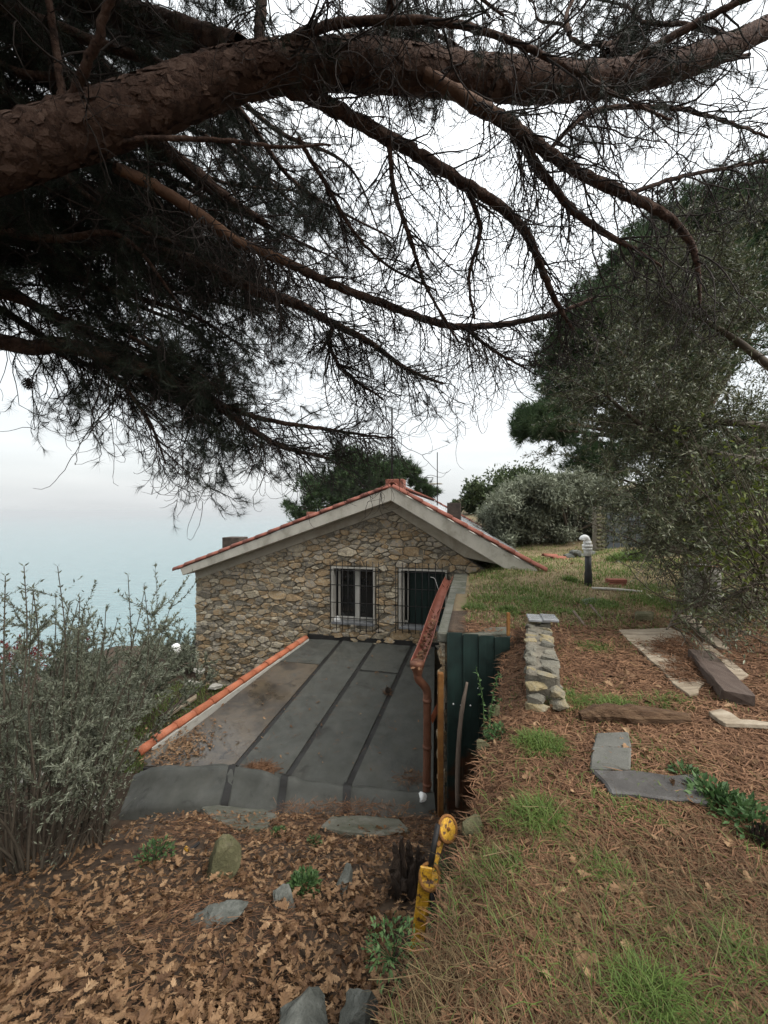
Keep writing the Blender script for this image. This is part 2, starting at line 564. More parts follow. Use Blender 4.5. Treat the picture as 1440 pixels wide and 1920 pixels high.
def tube_arrays(P, R, sides, rough=0.0):
    """P (T,N,3), R (T,N): V, quads; ends left open except tips of zero radius"""
    P = np.asarray(P, float)
    R = np.asarray(R, float)
    T, N, _ = P.shape
    tan = norm(np.gradient(P, axis=1))
    ref = norm(rng.normal(size=(T, 1, 3)) * 1.0)
    ref = np.broadcast_to(ref, P.shape)
    n1 = norm(np.cross(tan, ref))
    n2 = np.cross(tan, n1)
    a = np.arange(sides) / sides * 2 * PI
    Rr = R[:, :, None] * np.ones(sides)
    if rough:
        Rr = Rr * (1 + rough * rng.normal(size=(T, N, sides)))
    V = P[:, :, None, :] + Rr[..., None] * (np.cos(a)[:, None] * n1[:, :, None, :] + np.sin(a)[:, None] * n2[:, :, None, :])
    idx = np.arange(T * N * sides).reshape(T, N, sides)
    A = idx[:, :-1, :]
    B = np.roll(A, -1, axis=2)
    D = idx[:, 1:, :]
    C = np.roll(D, -1, axis=2)
    Q = np.stack([A, B, C, D], -1).reshape(-1, 4)
    return V.reshape(-1, 3), Q


class Acc:
    """collects vertex / face arrays into one mesh"""

    def __init__(self):
        self.V, self.P, self.T, self.n = [], {}, {}, 0

    def add(self, V, F, tint=None):
        V = np.asarray(V, float).reshape(-1, 3)
        F = np.asarray(F)
        k = F.shape[1]
        self.V.append(V)
        self.P.setdefault(k, []).append(F + self.n)
        self.T.setdefault(k, []).append(np.zeros(len(F)) + (0.5 if tint is None else tint))
        self.n += len(V)

    def mesh(self, name, mat, smooth=False):
        V = np.vstack(self.V)
        ks = sorted(self.P)
        return mesh_np(name, V, [np.vstack(self.P[k]) for k in ks], mat, smooth, np.concatenate([np.concatenate(self.T[k]) for k in ks]))


def tube_mesh(name, pts, radii, mat, sides=10, n=6, rough=0.0, cap=True, smooth=True):
    """one bent tube through points with radii"""
    A = np.hstack([np.asarray(pts, float), np.asarray(radii, float)[:, None]])
    A = smooth_path(A, n) if n > 1 else A
    V, Q = tube_arrays(A[None, :, :3], np.maximum(A[None, :, 3], 1e-4), sides, rough)
    acc = Acc()
    acc.add(V, Q)
    if cap:
        N = len(A)
        acc.P.setdefault(sides, []).append(np.arange(sides)[None, ::-1])
        acc.P[sides].append(((N - 1) * sides + np.arange(sides))[None])
        acc.T.setdefault(sides, []).append(np.array([.5]))
        acc.T[sides].append(np.array([.5]))
    return acc.mesh(name, mat, smooth)


def needles(P, A, n, length, width, spread=.75, droop=0.0, base_len=.06):
    """tufts at P (K,3) along axes A (K,3), n needles each: V, tris, tints"""
    K = len(P)
    d = norm(A[:, None, :] * 1.0 + spread * norm(rng.normal(size=(K, n, 3))))
    d[..., 2] -= droop
    d = norm(d)
    b = P[:, None, :] - A[:, None, :] * (rng.random((K, n, 1)) * base_len)
    L = length * (.7 + .5 * rng.random((K, n, 1)))
    tip = b + d * L
    side = norm(np.cross(d, rng.normal(size=(K, n, 3)))) * width * .5
    V = np.stack([b - side, b + side, tip], 2).reshape(-1, 3)
    F = np.arange(K * n * 3).reshape(-1, 3)
    t = np.clip(np.repeat(rng.random(K) * .6, n) + rng.random(K * n) * .4, 0, 1)
    return V, F, t


LEAF_V = np.array([[0, 0, 0], [-.5, .42, .10], [0, .45, 0], [.5, .42, .10], [0, 1, -.03]])
LEAF_F = np.array([[0, 2, 1], [0, 3, 2], [1, 2, 4], [2, 3, 4]])


def leaves(P, D, length, width, up=None, simple=False):
    """pointed leaves at P (K,3) growing along D: V, tris, tints"""
    K = len(P)
    D = norm(D)
    u = rng.normal(size=(K, 3)) * .7 + (0, 0, 1.0) if up is None else up
    X = norm(np.cross(D, u))
    Z = np.cross(X, D)
    L = (length * (.65 + .6 * rng.random(K)))[:, None, None]
    W = (width * (.7 + .5 * rng.random(K)))[:, None, None]
    if simple:
        lv = np.array([[0, 0, 0], [-.5, .45, 0], [0, 1, 0], [.5, .45, 0]])
        lf = np.array([[0, 3, 2, 1]])
    else:
        lv, lf = LEAF_V, LEAF_F
    V = P[:, None, :] + lv[None, :, 0, None] * W * X[:, None, :] + lv[None, :, 1, None] * L * D[:, None, :] + lv[None, :, 2, None] * W * Z[:, None, :]
    F = (lf[None] + (np.arange(K) * len(lv))[:, None, None]).reshape(-1, lf.shape[1])
    t = np.repeat(rng.random(K), len(lf))
    return V.reshape(-1, 3), F, t


def grow(P, D, L, N, wander=.25, curl=.0, droop=.0, lift=.0):
    """wandering twigs: start P (T,3), direction D, length L (T,): points (T,N,3)"""
    T = len(P)
    d = norm(np.asarray(D, float))
    p = np.asarray(P, float)
    out = [p]
    ax = norm(rng.normal(size=(T, 3)))
    st = (np.asarray(L, float) / (N - 1))[:, None]
    for i in range(N - 1):
        f = i / (N - 1)
        d = d + rng.normal(size=(T, 3)) * wander + curl * np.cross(ax, d)
        d[:, 2] += -droop * (1 - f) + lift * f
        d = norm(d)
        if i % 3 == 2:
            ax = norm(ax + .8 * rng.normal(size=(T, 3)))
        p = p + d * st
        out.append(p)
    return np.stack(out, 1)


def rock(size, seed, flat=1.0, sub=2, sharp=.5, taper=0.0):
    r = random.Random(seed)
    bm = bmesh.new()
    bmesh.ops.create_icosphere(bm, subdivisions=sub, radius=1)
    cuts = [(Vector((r.uniform(-1, 1), r.uniform(-1, 1), r.uniform(-1, 1))).normalized(), r.uniform(.45, .8)) for _ in range(9)]
    for ax in ((1, 0, 0), (0, 1, 0), (0, 0, 1)):
        for s in (-1, 1):
            cuts.append(((Vector(ax) * s + Vector((r.uniform(-.25, .25), r.uniform(-.25, .25), r.uniform(-.25, .25)))).normalized(), r.uniform(.55, .72)))
    for v in bm.verts:
        p = v.co.copy()
        for n, dd in cuts:
            dd *= flat
            k = p.dot(n)
            if k > dd:
                p -= n * (k - dd)
        p += Vector((r.uniform(-1, 1), r.uniform(-1, 1), r.uniform(-1, 1))) * .05
        if taper:
            k = 1 - taper * (p.z + .6)
            p.x, p.y = p.x * k, p.y * k
        v.co = Vector((p.x * size[0], p.y * size[1], p.z * size[2])) * 1.35
    return bm

# ================================================================== GROUND AND SEA
def wob(x, y, s, a, ph=0.0):
    return a * (np.sin(x * s + 1.3 * np.sin(y * s * .7 + ph) + ph) * np.cos(y * s * .9 - .8 * np.sin(x * s * .6 + 2 * ph)))


EDGE_Y = [-9, -1, 0, 1.1, 1.32, 1.8, 2.3, 2.9, 3.37, 4.40, 4.44, 4.46, 9.0, 22, 70]
EDGE_X = [-3.2, -1.0, -.50, .02, .17, .43, .60, .86, 1.06, 1.40, 1.42, .74, 1.81, 4.55, 14]


def edge_x(y):
    return np.interp(y, EDGE_Y, EDGE_X)


def z_left(x, y):
    x, y = np.asarray(x, float), np.asarray(y, float)
    z = np.where(y < 4.6, -1.3 - .5 * y, -3.6)
    z = np.where(y < 0, -1.3 - .3 * y, z)
    side = np.clip((-2.6 - x) / 1.2, 0, 1) * np.clip((y - 2.2) / 2.5, 0, 1)
    z = z - side * np.clip(.55 * (y - 2.2), 0, 1.9) * .6
    low = np.clip((y - 4.6) / 2.6, 0, 1) * np.clip((-2.7 - x) / .8 + .0, 0, 1)
    z = np.where(y >= 4.6, -3.78 - .72 * low, z)
    z = np.minimum(z, np.where(y >= 4.6, z, -1.2))
    down = .40 * np.maximum(0, y - 13) + .36 * np.maximum(0, -x - 9)
    z = z - down
    n = np.clip(1 - np.abs(y - 2) / 40, 0, 1)
    z = z + n * (wob(x, y, 1.7, .05) + wob(x, y, 4.1, .025, 1.0) + wob(x, y, 9.0, .012, 2.0)) * np.where(y > 4.3, .3, 1)
    return np.minimum(np.maximum(z, -128), 14.5 + .02 * np.minimum(0, y + 40) * 0)


def z_right(x, y):
    x, y = np.asarray(x, float), np.asarray(y, float)
    z = np.interp(y, [-9, 1, 3, 5, 7, 8.1, 9, 12, 20, 40, 70], [-1.3, -1.5, -1.5, -1.46, -1.35, -1.24, -1.23, -1.33, -1.1, .4, 1.5])
    e = edge_x(y)
    drop = np.clip(1 - (x - e) / .35, 0, 1)
    z = z - np.where(y < 4.42, .13 * drop ** 2, 0)
    z = z + wob(x, y, 1.3, .03, .4) + wob(x, y, 3.7, .018, 1.7) + wob(x, y, 8.5, .008, 2.2)
    z = z + .10 * np.clip(x - 5, 0, 30)
    kk = np.clip((x - e - .15) / .9, 0, 1)
    z = np.where((y > 4.45) & (y < 9.5), -1.385 + (z + 1.385) * kk * kk * (3 - 2 * kk), z)
    return z


def grid_mesh(name, xs, ys, zf, mat):
    X, Y = np.meshgrid(xs, ys)
    V = np.stack([X, Y, zf(X, Y)], -1).reshape(-1, 3)
    n = len(xs)
    i = np.arange((len(ys) - 1) * n).reshape(-1, n)[:, :-1].ravel()
    return mesh_np(name, V, np.stack([i, i + 1, i + n + 1, i + n], 1), mat, True)


xs = np.concatenate([-np.geomspace(420, 9.2, 26), np.arange(-9, 2.01, .11), np.geomspace(2.4, 160, 14)])
ys = np.concatenate([np.linspace(-70, -7, 14), np.arange(-6, 13.01, .11), np.geomspace(13.5, 420, 36)])
hill = put('hillside', grid_mesh('hillside', xs, ys, z_left, MT['soil']), kind='structure')

# terrace: columns run right from the bank edge, the first ones go down the bank face
ts = np.concatenate([[-.42, -.30, -.20, -.12, -.05, 0], np.geomspace(.06, 8, 80), np.geomspace(9, 90, 14)])
yt = np.concatenate([np.linspace(-9, .2, 24), np.arange(.3, 4.40, .07), [4.40, 4.425, 4.44, 4.46], np.arange(4.55, 12, .12), np.geomspace(12.3, 75, 24)])
TT, YY = np.meshgrid(ts, yt)
XX = edge_x(YY) + TT
ZZ = z_right(np.maximum(XX, edge_x(YY)), YY)
face = np.clip(-TT / .42, 0, 1)
depth = np.where(YY < 4.45, np.clip(.55 + .62 * np.clip(YY, 0, 5), .5, 2.7), 2.3)
ZZ = ZZ - np.where(TT < 0, depth * face ** .75, 0)
XX = XX + np.where((TT < 0) & (YY < 4.4), .05 * np.sin(YY * 9) + .03 * np.sin(YY * 23 + TT * 20), 0)
XX = np.where((TT < 0) & (YY > 4.41), edge_x(YY) + .02 + TT * .02, XX)
V = np.stack([XX, YY, ZZ], -1).reshape(-1, 3)
nc = len(ts)
ii = np.arange((len(yt) - 1) * nc).reshape(-1, nc)[:, :-1].ravel()
me = mesh_np('terrace_ground', V, np.stack([ii, ii + 1, ii + nc + 1, ii + nc], 1), MT['bankearth'], True)
me.materials.append(MT['meadow'])
cy = YY[:-1, :-1].ravel()
me.polygons.foreach_set('material_index', (cy > 5.3).astype(np.int32))
terrace = put('terrace_ground', me, kind='structure')

# sea, far below
xs = np.linspace(-16000, 9000, 40)
ys = np.concatenate([np.linspace(120, 2000, 30), np.linspace(2300, 15000, 20)])
sea = put('sea', grid_mesh('sea', xs, ys, lambda X, Y: X * 0 - 120.0, MT['sea']), kind='structure')

# the misty air over the sea
bm = bmesh.new()
bm_box(bm, (-3500, 7300, -56.0), (25400, 15500, 150))
hz = bpy.data.materials.new('misty air')
hz.use_nodes = True
hz.node_tree.nodes.clear()
ho = hz.node_tree.nodes.new('ShaderNodeOutputMaterial')
hv = hz.node_tree.nodes.new('ShaderNodeVolumePrincipled')
hv.inputs['Color'].default_value = (.53, .52, .53, 1)
hv.inputs['Density'].default_value = 0.00019
hv.inputs['Anisotropy'].default_value = 0.0
hz.node_tree.links.new(hv.outputs[0], ho.inputs['Volume'])
put('haze', mesh_bm('haze', bm, hz), kind='stuff')

# ================================================================== STONE PACKING


def clip(poly, n, d):
    """keep the part of a 2D polygon with p.n <= d"""
    out = []
    m = len(poly)
    for i in range(m):
        p, q = poly[i], poly[(i + 1) % m]
        a, b = p[0] * n[0] + p[1] * n[1] - d, q[0] * n[0] + q[1] * n[1] - d
        if a <= 0:
            out.append(p)
        if a * b < 0:
            t = a / (a - b)
            out.append((p[0] + (q[0] - p[0]) * t, p[1] + (q[1] - p[1]) * t))
    return out


def pack_stones(planes, holes, box, size, aniso, gap, seed, tries=9000):
    """irregular rubble: Voronoi cells of seeds with their own radii; planes = half planes (n, d) of the wall face; holes = rectangles"""
    r = random.Random(seed)
    pts = []
    x0, x1, y0, y1 = box
    for k in range(tries):
        p = (r.uniform(x0, x1), r.uniform(y0, y1))
        if any(p[0] * n[0] + p[1] * n[1] > d - .02 for n, d in planes):
            continue
        if any(a - .01 < p[0] < b + .01 and c - .01 < p[1] < e + .01 for a, b, c, e in holes):
            continue
        rad = size * r.choice((.45, .6, .8, .95, 1.1, 1.4, 1.8)) * (1.0 if k < tries * .5 else .6)
        if all(((p[0] - q[0]) / aniso) ** 2 + (p[1] - q[1]) ** 2 > (.5 * (rad + q[2])) ** 2 for q in pts):
            pts.append((p[0], p[1], rad))
    cells = []
    A = np.array(pts)
    for i, (px, py, rad) in enumerate(pts):
        d2 = ((A[:, 0] - px) / aniso) ** 2 + (A[:, 1] - py) ** 2
        near = np.argsort(d2)[1:22]
        h = size * 2.6
        poly = [(px - h * aniso, py - h), (px + h * aniso, py - h), (px + h * aniso, py + h), (px - h * aniso, py + h)]
        for j in near:
            qx, qy, qr = pts[j]
            nx, ny = (qx - px) / aniso ** 2, (qy - py)
            L = math.hypot(nx, ny)
            dd = d2[j]
            wgt = .5 + .5 * (rad * rad - qr * qr) * .25 / dd
            wgt = min(max(wgt, .25), .75)
            mxp, myp = px + (qx - px) * wgt, py + (qy - py) * wgt
            nx, ny = nx / L, ny / L
            poly = clip(poly, (nx, ny), nx * mxp + ny * myp - gap * .5 * r.uniform(.7, 1.5))
            if len(poly) < 3:
                break
        for n, d in planes:
            if len(poly) >= 3:
                poly = clip(poly, n, d)
        for a, b, c, e in holes:
            if len(poly) < 3 or max(p[0] for p in poly) < a or min(p[0] for p in poly) > b or max(p[1] for p in poly) < c or min(p[1] for p in poly) > e:
                continue
            opts = [((1, 0), a - .01, a - px), ((-1, 0), -b - .01, px - b), ((0, 1), c - .01, c - py), ((0, -1), -e - .01, py - e)]
            n, d, _ = max(opts, key=lambda o: o[2])
            poly = clip(poly, n, d)
        if len(poly) < 3:
            continue
        ar = .5 * abs(sum(poly[k][0] * poly[(k + 1) % len(poly)][1] - poly[(k + 1) % len(poly)][0] * poly[k][1] for k in range(len(poly))))
        if ar < .0012:
            continue
        cells.append((ar, poly))
    return sorted(cells, key=lambda c: -c[0])


def stone_geo(poly, depth, r):
    """rounded irregular block from a cell: local (a, out, b) coordinates about its centre; tri/quad lists"""
    # drop tiny edges, cut the corners
    P = []
    m = len(poly)
    for i in range(m):
        p, q = np.array(poly[i]), np.array(poly[(i + 1) % m])
        e = np.linalg.norm(q - p)
        if e < .015:
            P.append((p + q) / 2)
        else:
            P.append(p * .91 + q * .09)
            if e > .05:
                P.append(p * .09 + q * .91)
            if e > .14:
                mid = p * .5 + q * .5
                P.insert(len(P) - 1, mid + np.array([r.uniform(-1, 1), r.uniform(-1, 1)]) * .014)
    P = np.array(P)
    c = P.mean(0)
    Q = P - c
    n = len(Q)
    V = [(x, 0.02, y) for x, y in Q]
    tilt = (r.uniform(-.2, .2), r.uniform(-.25, .25))
    for x, y in Q:
        s = .96
        V.append((x * s, -depth * .62 * r.uniform(.85, 1.1), y * s))
    for x, y in Q:
        s = r.uniform(.72, .88)
        V.append((x * s, -depth * r.uniform(.92, 1.08) - x * tilt[0] - y * tilt[1], y * s))
    V.append((0, -depth * r.uniform(.98, 1.18), 0))
    F = []
    for k in (0, 1):
        F += [(k * n + i, k * n + (i + 1) % n, (k + 1) * n + (i + 1) % n, (k + 1) * n + i) for i in range(n)]
    F += [(2 * n + i, 2 * n + (i + 1) % n, 3 * n) for i in range(n)]
    return c, V, F


# ================================================================== THE HOUSE
O = np.array([0, 9.04, 0.0])
k_ = math.hypot(1, .21)
U = np.array([1 / k_, -.21 / k_, 0])
W = np.array([.21 / k_, 1 / k_, 0])
ZU = np.array([0, 0, 1.0])


def hl(px, py, ly=0.0):
    """pixel -> (lx, z) on the plane parallel to the gable at local depth ly"""
    d = np.array([(px - 720) / FP, 1, (960 - py) / FP])
    t = (ly + O @ W) / (d @ W)
    return np.array([(t * d - O) @ U, t * d[2]])


def hw(lx, ly, z):
    return O + lx * U + ly * W + np.array([0, 0, z])


HM = Matrix((Vector(U), Vector(W), Vector(ZU))).transposed()      # house axes


def place(c, R=None):
    """matrix_basis: rotation R (3x3 Matrix) in world, at world point c"""
    M = (R or HM).to_4x4()
    M.translation = Vector(map(float, c))
    return M


def hbox(name, a, b, mt, parent, bev=0.0, kind=None):
    """box between house-frame corners a and b"""
    bm = bmesh.new()
    s = [abs(b[i] - a[i]) for i in range(3)]
    bm_box(bm, (0, 0, 0), s, bev)
    c = hw((a[0] + b[0]) / 2, (a[1] + b[1]) / 2, (a[2] + b[2]) / 2)
    return put(name, mesh_bm(name, bm, mt), parent, M=place(c), kind=kind)


house = thing('stone_house', 'rubble stone house with shallow gable, two barred windows and red verge tiles', 'house', hw(-1.5, 3, -4.6))
LEN = 12.9
lxL = hl(368, 1150)[0]
APEX = hl(735, 958, -.03)
eL = hl(368, 1085, -.03)
eR = hl(872, 1045, -.03)
sL = (APEX[1] - eL[1]) / (APEX[0] - eL[0])
sR = (APEX[1] - eR[1]) / (eR[0] - APEX[0])
lxR = 2.62
ZB = -4.75


def wall_top(lx):
    return APEX[1] - (APEX[0] - lx) * sL if lx < APEX[0] else APEX[1] - (lx - APEX[0]) * sR


# window openings (house frame)
w1a, w1b = hl(622, 1062), hl(703, 1170)
w2a, w2b = hl(748, 1066), hl(838, 1180)
WIN = [(w1a[0], w1b[0], w1b[1], w1a[1]), (w2a[0], w2b[0], w2b[1], w2a[1])]
wall = mesh_np
V, F = [], []
cols = sorted([lxL, WIN[0][0], WIN[0][1], APEX[0], WIN[1][0], WIN[1][1], lxR])
for a, b in zip(cols[:-1], cols[1:]):
    hole = [h for h in WIN if a >= h[0] - 1e-6 and b <= h[1] + 1e-6]
    segs = [(ZB, hole[0][2]), (hole[0][3], None)] if hole else [(ZB, None)]
    for z0, z1 in segs:
        f = [hw(a, 0, z0), hw(b, 0, z0), hw(b, 0, wall_top(b) if z1 is None else z1), hw(a, 0, wall_top(a) if z1 is None else z1)]
        v, q = prism(f, W * .32)
        F += [tuple(i + len(V) for i in p) for p in q]
        V += v
gable = put('gable_wall', mesh_py('gable_wall', V, F, MT['mortar']), house)
# the long walls behind
V, F = [], []
for lx in (lxL, lxR - .32):
    v, q = prism([hw(lx, .33, ZB), hw(lx + .32, .33, ZB), hw(lx + .32, .33, wall_top(lx + .16) - .1), hw(lx, .33, wall_top(lx + .16) - .1)], W * (LEN - .5))
    F += [tuple(i + len(V) for i in p) for p in q]
    V += v
put('side_walls', mesh_py('side_walls', V, F, MT['mortar']), house)

# rubble on the gable: the 300 largest are objects, the rest one piece
wt = .045
planes = [((-1, 0), -lxL + .0), ((1, 0), lxR), ((0, -1), -ZB)]
nL = np.array([-sL, 1]) / math.hypot(sL, 1)
nR = np.array([sR, 1]) / math.hypot(sR, 1)
planes += [(tuple(nL), float(nL @ APEX) - .01), (tuple(nR), float(nR @ APEX) - .01)]
cells = pack_stones(planes, [(h[0] - .02, h[1] + .02, h[2] - .02, h[3] + .02) for h in WIN], (lxL, lxR, -4.7, APEX[1]), .126, 2.1, .010, 5, 15000)
r = random.Random(3)
acc = Acc()
vis = [c for c in cells if not (c[1][0][1] < -3.3 and c[1][0][0] > -1.6) and not (c[1][0][0] > 2.05 and c[1][0][1] < -1.4)]
n_obj = 0
for ar, poly in vis:
    c, SV, SF = stone_geo(poly, r.choice((.012, .022, .03, .045, .065)), r)
    if n_obj < 290:
        n_obj += 1
        put('stone', mesh_py('stone', SV, SF, MT['stone']), gable, M=place(hw(c[0], 0, c[1])))
    else:
        WV = np.array([hw(c[0] + x, y, c[1] + z) for x, y, z in SV])
        q = np.array([f for f in SF if len(f) == 4])
        t = np.array([f for f in SF if len(f) == 3])
        tv = r.random()
        off = acc.n
        acc.add(WV, q, tv)
        acc.P.setdefault(3, []).append(t + off)
        acc.T.setdefault(3, []).append(np.zeros(len(t)) + tv)
put('small_stone_fill', acc.mesh('small_stone_fill', MT['stone_t']), gable, kind='stuff')

# concrete ring beam under the slab, at the wall plane
b_ap = hl(735, 938, -.03)
bl = hl(366, 1073, -.03)
br = (2.62, b_ap[1] - (2.62 - b_ap[0]) * .60)
bl2, br2 = eL, np.array([2.62, wall_top(2.62) - .04])
mid = APEX
Vb = [hw(bl[0] - .01, -.03, bl[1]), hw(bl2[0] - .01, -.03, bl2[1] - .02), hw(mid[0], -.03, mid[1]), hw(mid[0], -.03, b_ap[1] + .1)]
put('ring_beam', mesh_prism('ring_beam', Vb, W * .4, MT['beam']), house)
Vb = [hw(mid[0] + .001, -.03, b_ap[1] + .1), hw(mid[0] + .001, -.03, mid[1]), hw(eR[0], -.03, eR[1]), hw(2.9, -.03, eR[1] - .20), hw(3.35, -.03, -1.45), hw(3.4, -.03, -1.30)]
put('ring_beam', mesh_prism('ring_beam', Vb, W * .4, MT['beam']), house)

# roof slab: pale barge face, tapering ends
LYF = -.36
s_ap, s_l = hl(730, 914, LYF), hl(337, 1066, LYF)
s_r = hl(1008, 1068, LYF)
u_ap, u_l, u_r = hl(733, 939, LYF), hl(342, 1079, LYF), hl(946, 1066, LYF)
slab_l = put('roof_slab', mesh_prism('roof_slab', [hw(s_l[0], LYF, s_l[1]), hw(u_l[0], LYF, u_l[1]), hw(u_ap[0], LYF, u_ap[1]), hw(u_ap[0], LYF, s_ap[1])], W * (LEN + .4), MT['concrete'], .012), house)
x4 = u_ap[0] + .002
slab_r = put('roof_slab', mesh_prism('roof_slab', [hw(x4, LYF, s_ap[1]), hw(x4, LYF, u_ap[1]), hw(u_r[0], LYF, u_r[1]), hw(s_r[0], LYF, s_r[1] - .16), hw(s_r[0], LYF, s_r[1])], W * (LEN + .4), MT['concrete'], .012), house)
SL = (s_ap[1] - s_l[1]) / (s_ap[0] - s_l[0])
SR = (s_ap[1] - s_r[1]) / (s_r[0] - s_ap[0])
RX, RZ = u_ap[0], s_ap[1]


def half_tile(L, r0, r1, th=.016, seg=8, arc=PI * .95):
    """barrel tile along +x, arched over +z, wider at the lower (+x) end"""
    V, F = [], []
    for (x, rr) in ((0, r0), (L, r1)):
        for s in (0, 1):
            for i in range(seg + 1):
                a = (PI - arc) / 2 + arc * i / seg
                q = rr - th * s
                V.append((x, q * math.cos(a), q * math.sin(a)))
    n = seg + 1
    A, B, C, D = 0, n, 2 * n, 3 * n
    for i in range(seg):
        F += [(A + i, C + i, C + i + 1, A + i + 1), (B + i, B + i + 1, D + i + 1, D + i), (C + i, D + i, D + i + 1, C + i + 1), (A + i, A + i + 1, B + i + 1, B + i)]
    F += [(A, B, D, C), (A + seg, C + seg, D + seg, B + seg)]
    return mesh_py('tile', V, F, None, True)


tile_me = half_tile(.40, .082, .10)
tile_me.materials.append(MT['terracotta'])
r = random.Random(9)
Zr = Vector((0, 0, 1))


def tile_row(p0, p1, n, parent, name='verge_tile', me=None, jit=.02, overlap=.0):
    """tiles laid from the top p0 down to p1, the lower end over the next"""
    p0, p1 = Vector(map(float, p0)), Vector(map(float, p1))
    d = (p1 - p0)
    for i in range(n):
        t = (i + .02) / n
        R = rot_frame(d, Zr + Vector((r.uniform(-jit, jit), r.uniform(-jit, jit), 0)) * 2)
        c = p0 + d * t + Vector((0, 0, r.uniform(-.004, .008)))
        M = R.to_4x4()
        M.translation = c
        s = d.length / n / .40 * 1.05
        put(name, me or tile_me, parent, M=M @ Matrix.Diagonal((s, 1, 1, 1)))


LYT = LYF + .07
tile_row(hw(RX, LYT, RZ + .015), hw(s_l[0] - .17, LYT, RZ - (RX - s_l[0] + .17) * SL + .015), 17, slab_l)
tile_row(hw(RX, LYT, RZ + .015), hw(s_r[0] + .14, LYT, RZ - (s_r[0] + .14 - RX) * SR + .015), 10, slab_r)
tile_row(hw(RX, LEN - .1, RZ + .03), hw(s_r[0] + .1, LEN - .1, RZ - (s_r[0] + .1 - RX) * SR + .03), 10, slab_r)
tile_row(hw(RX, LEN, RZ + .05), hw(RX, LYT + .1, RZ + .05), 32, slab_r, 'ridge_tile')

# slates on the right slope, overlapping courses
sl_len = math.hypot(s_r[0] - RX, SR * (s_r[0] - RX))
dS = norm(U - ZU * SR)
nS = np.cross(dS, -W)
nS = nS if nS[2] > 0 else -nS
bm = bmesh.new()
bm_box(bm, (.0, 0, 0), (.40, .57, .014), .004)
slate_me = mesh_bm('slate', bm, MT['slate'])
nr, ncol = 13, 21
for i in range(nr):
    for j in range(ncol):
        q = (i + .5) / nr * sl_len
        ly = LYF + .22 + (j + .5 + (.5 if i % 2 else 0)) * (LEN + .2) / (ncol + .5)
        c = hw(RX, ly, RZ) + dS * q + nS * (.022 + r.uniform(0, .006))
        R = rot_frame(dS, nS + .045 * dS + W * r.uniform(-.012, .012))
        M = R.to_4x4()
        M.translation = Vector(c)
        put('slate', slate_me, slab_r, M=M @ Matrix.Diagonal((1, (LEN + .2) / (ncol + .5) / .58, 1, 1)))


def on_roof(lx, ly):
    return RZ - (RX - lx) * SL if lx < RX else RZ - (lx - RX) * SR


def chimney(lx, ly, sx, sy, h, mt, capm, label=None, slots=True):
    z = on_roof(lx, ly)
    st = hbox('chimney', (lx - sx / 2, ly - sy / 2, z - .25), (lx + sx / 2, ly + sy / 2, z + h), mt, house, .008)
    hbox('chimney_cap', (lx - sx / 2 - .05, ly - sy / 2 - .05, z + h + .004 + (.10 if slots else 0)), (lx + sx / 2 + .05, ly + sy / 2 + .05, z + h + .05 + (.10 if slots else 0)), capm, st, .008)
    if slots:
        for a in (-1, 1):
            for b in (-1, 1):
                hbox('cap_post', (lx + a * (sx / 2 - .05) - .04, ly + b * (sy / 2 - .05) - .04, z + h - .002), (lx + a * (sx / 2 - .05) + .04, ly + b * (sy / 2 - .05) + .04, z + h + .106), mt, st)
    return st


p = hl(742, 905, .35)
c1 = chimney(p[0], .35, .44, .38, .24, MT['brick'], MT['concrete'], slots=False)
p = hl(851, 957, 1.3)
chimney(p[0], 1.6, .36, .36, .44, MT['sooty'], MT['iron'])
p = hl(441, 1010, .6)
chimney(p[0], .6, .50, .44, .42, MT['sooty'], MT['iron'])
p = hl(590, 945, 3)
chimney(p[0], 3, .4, .4, .62, MT['brick'], MT['concrete'])

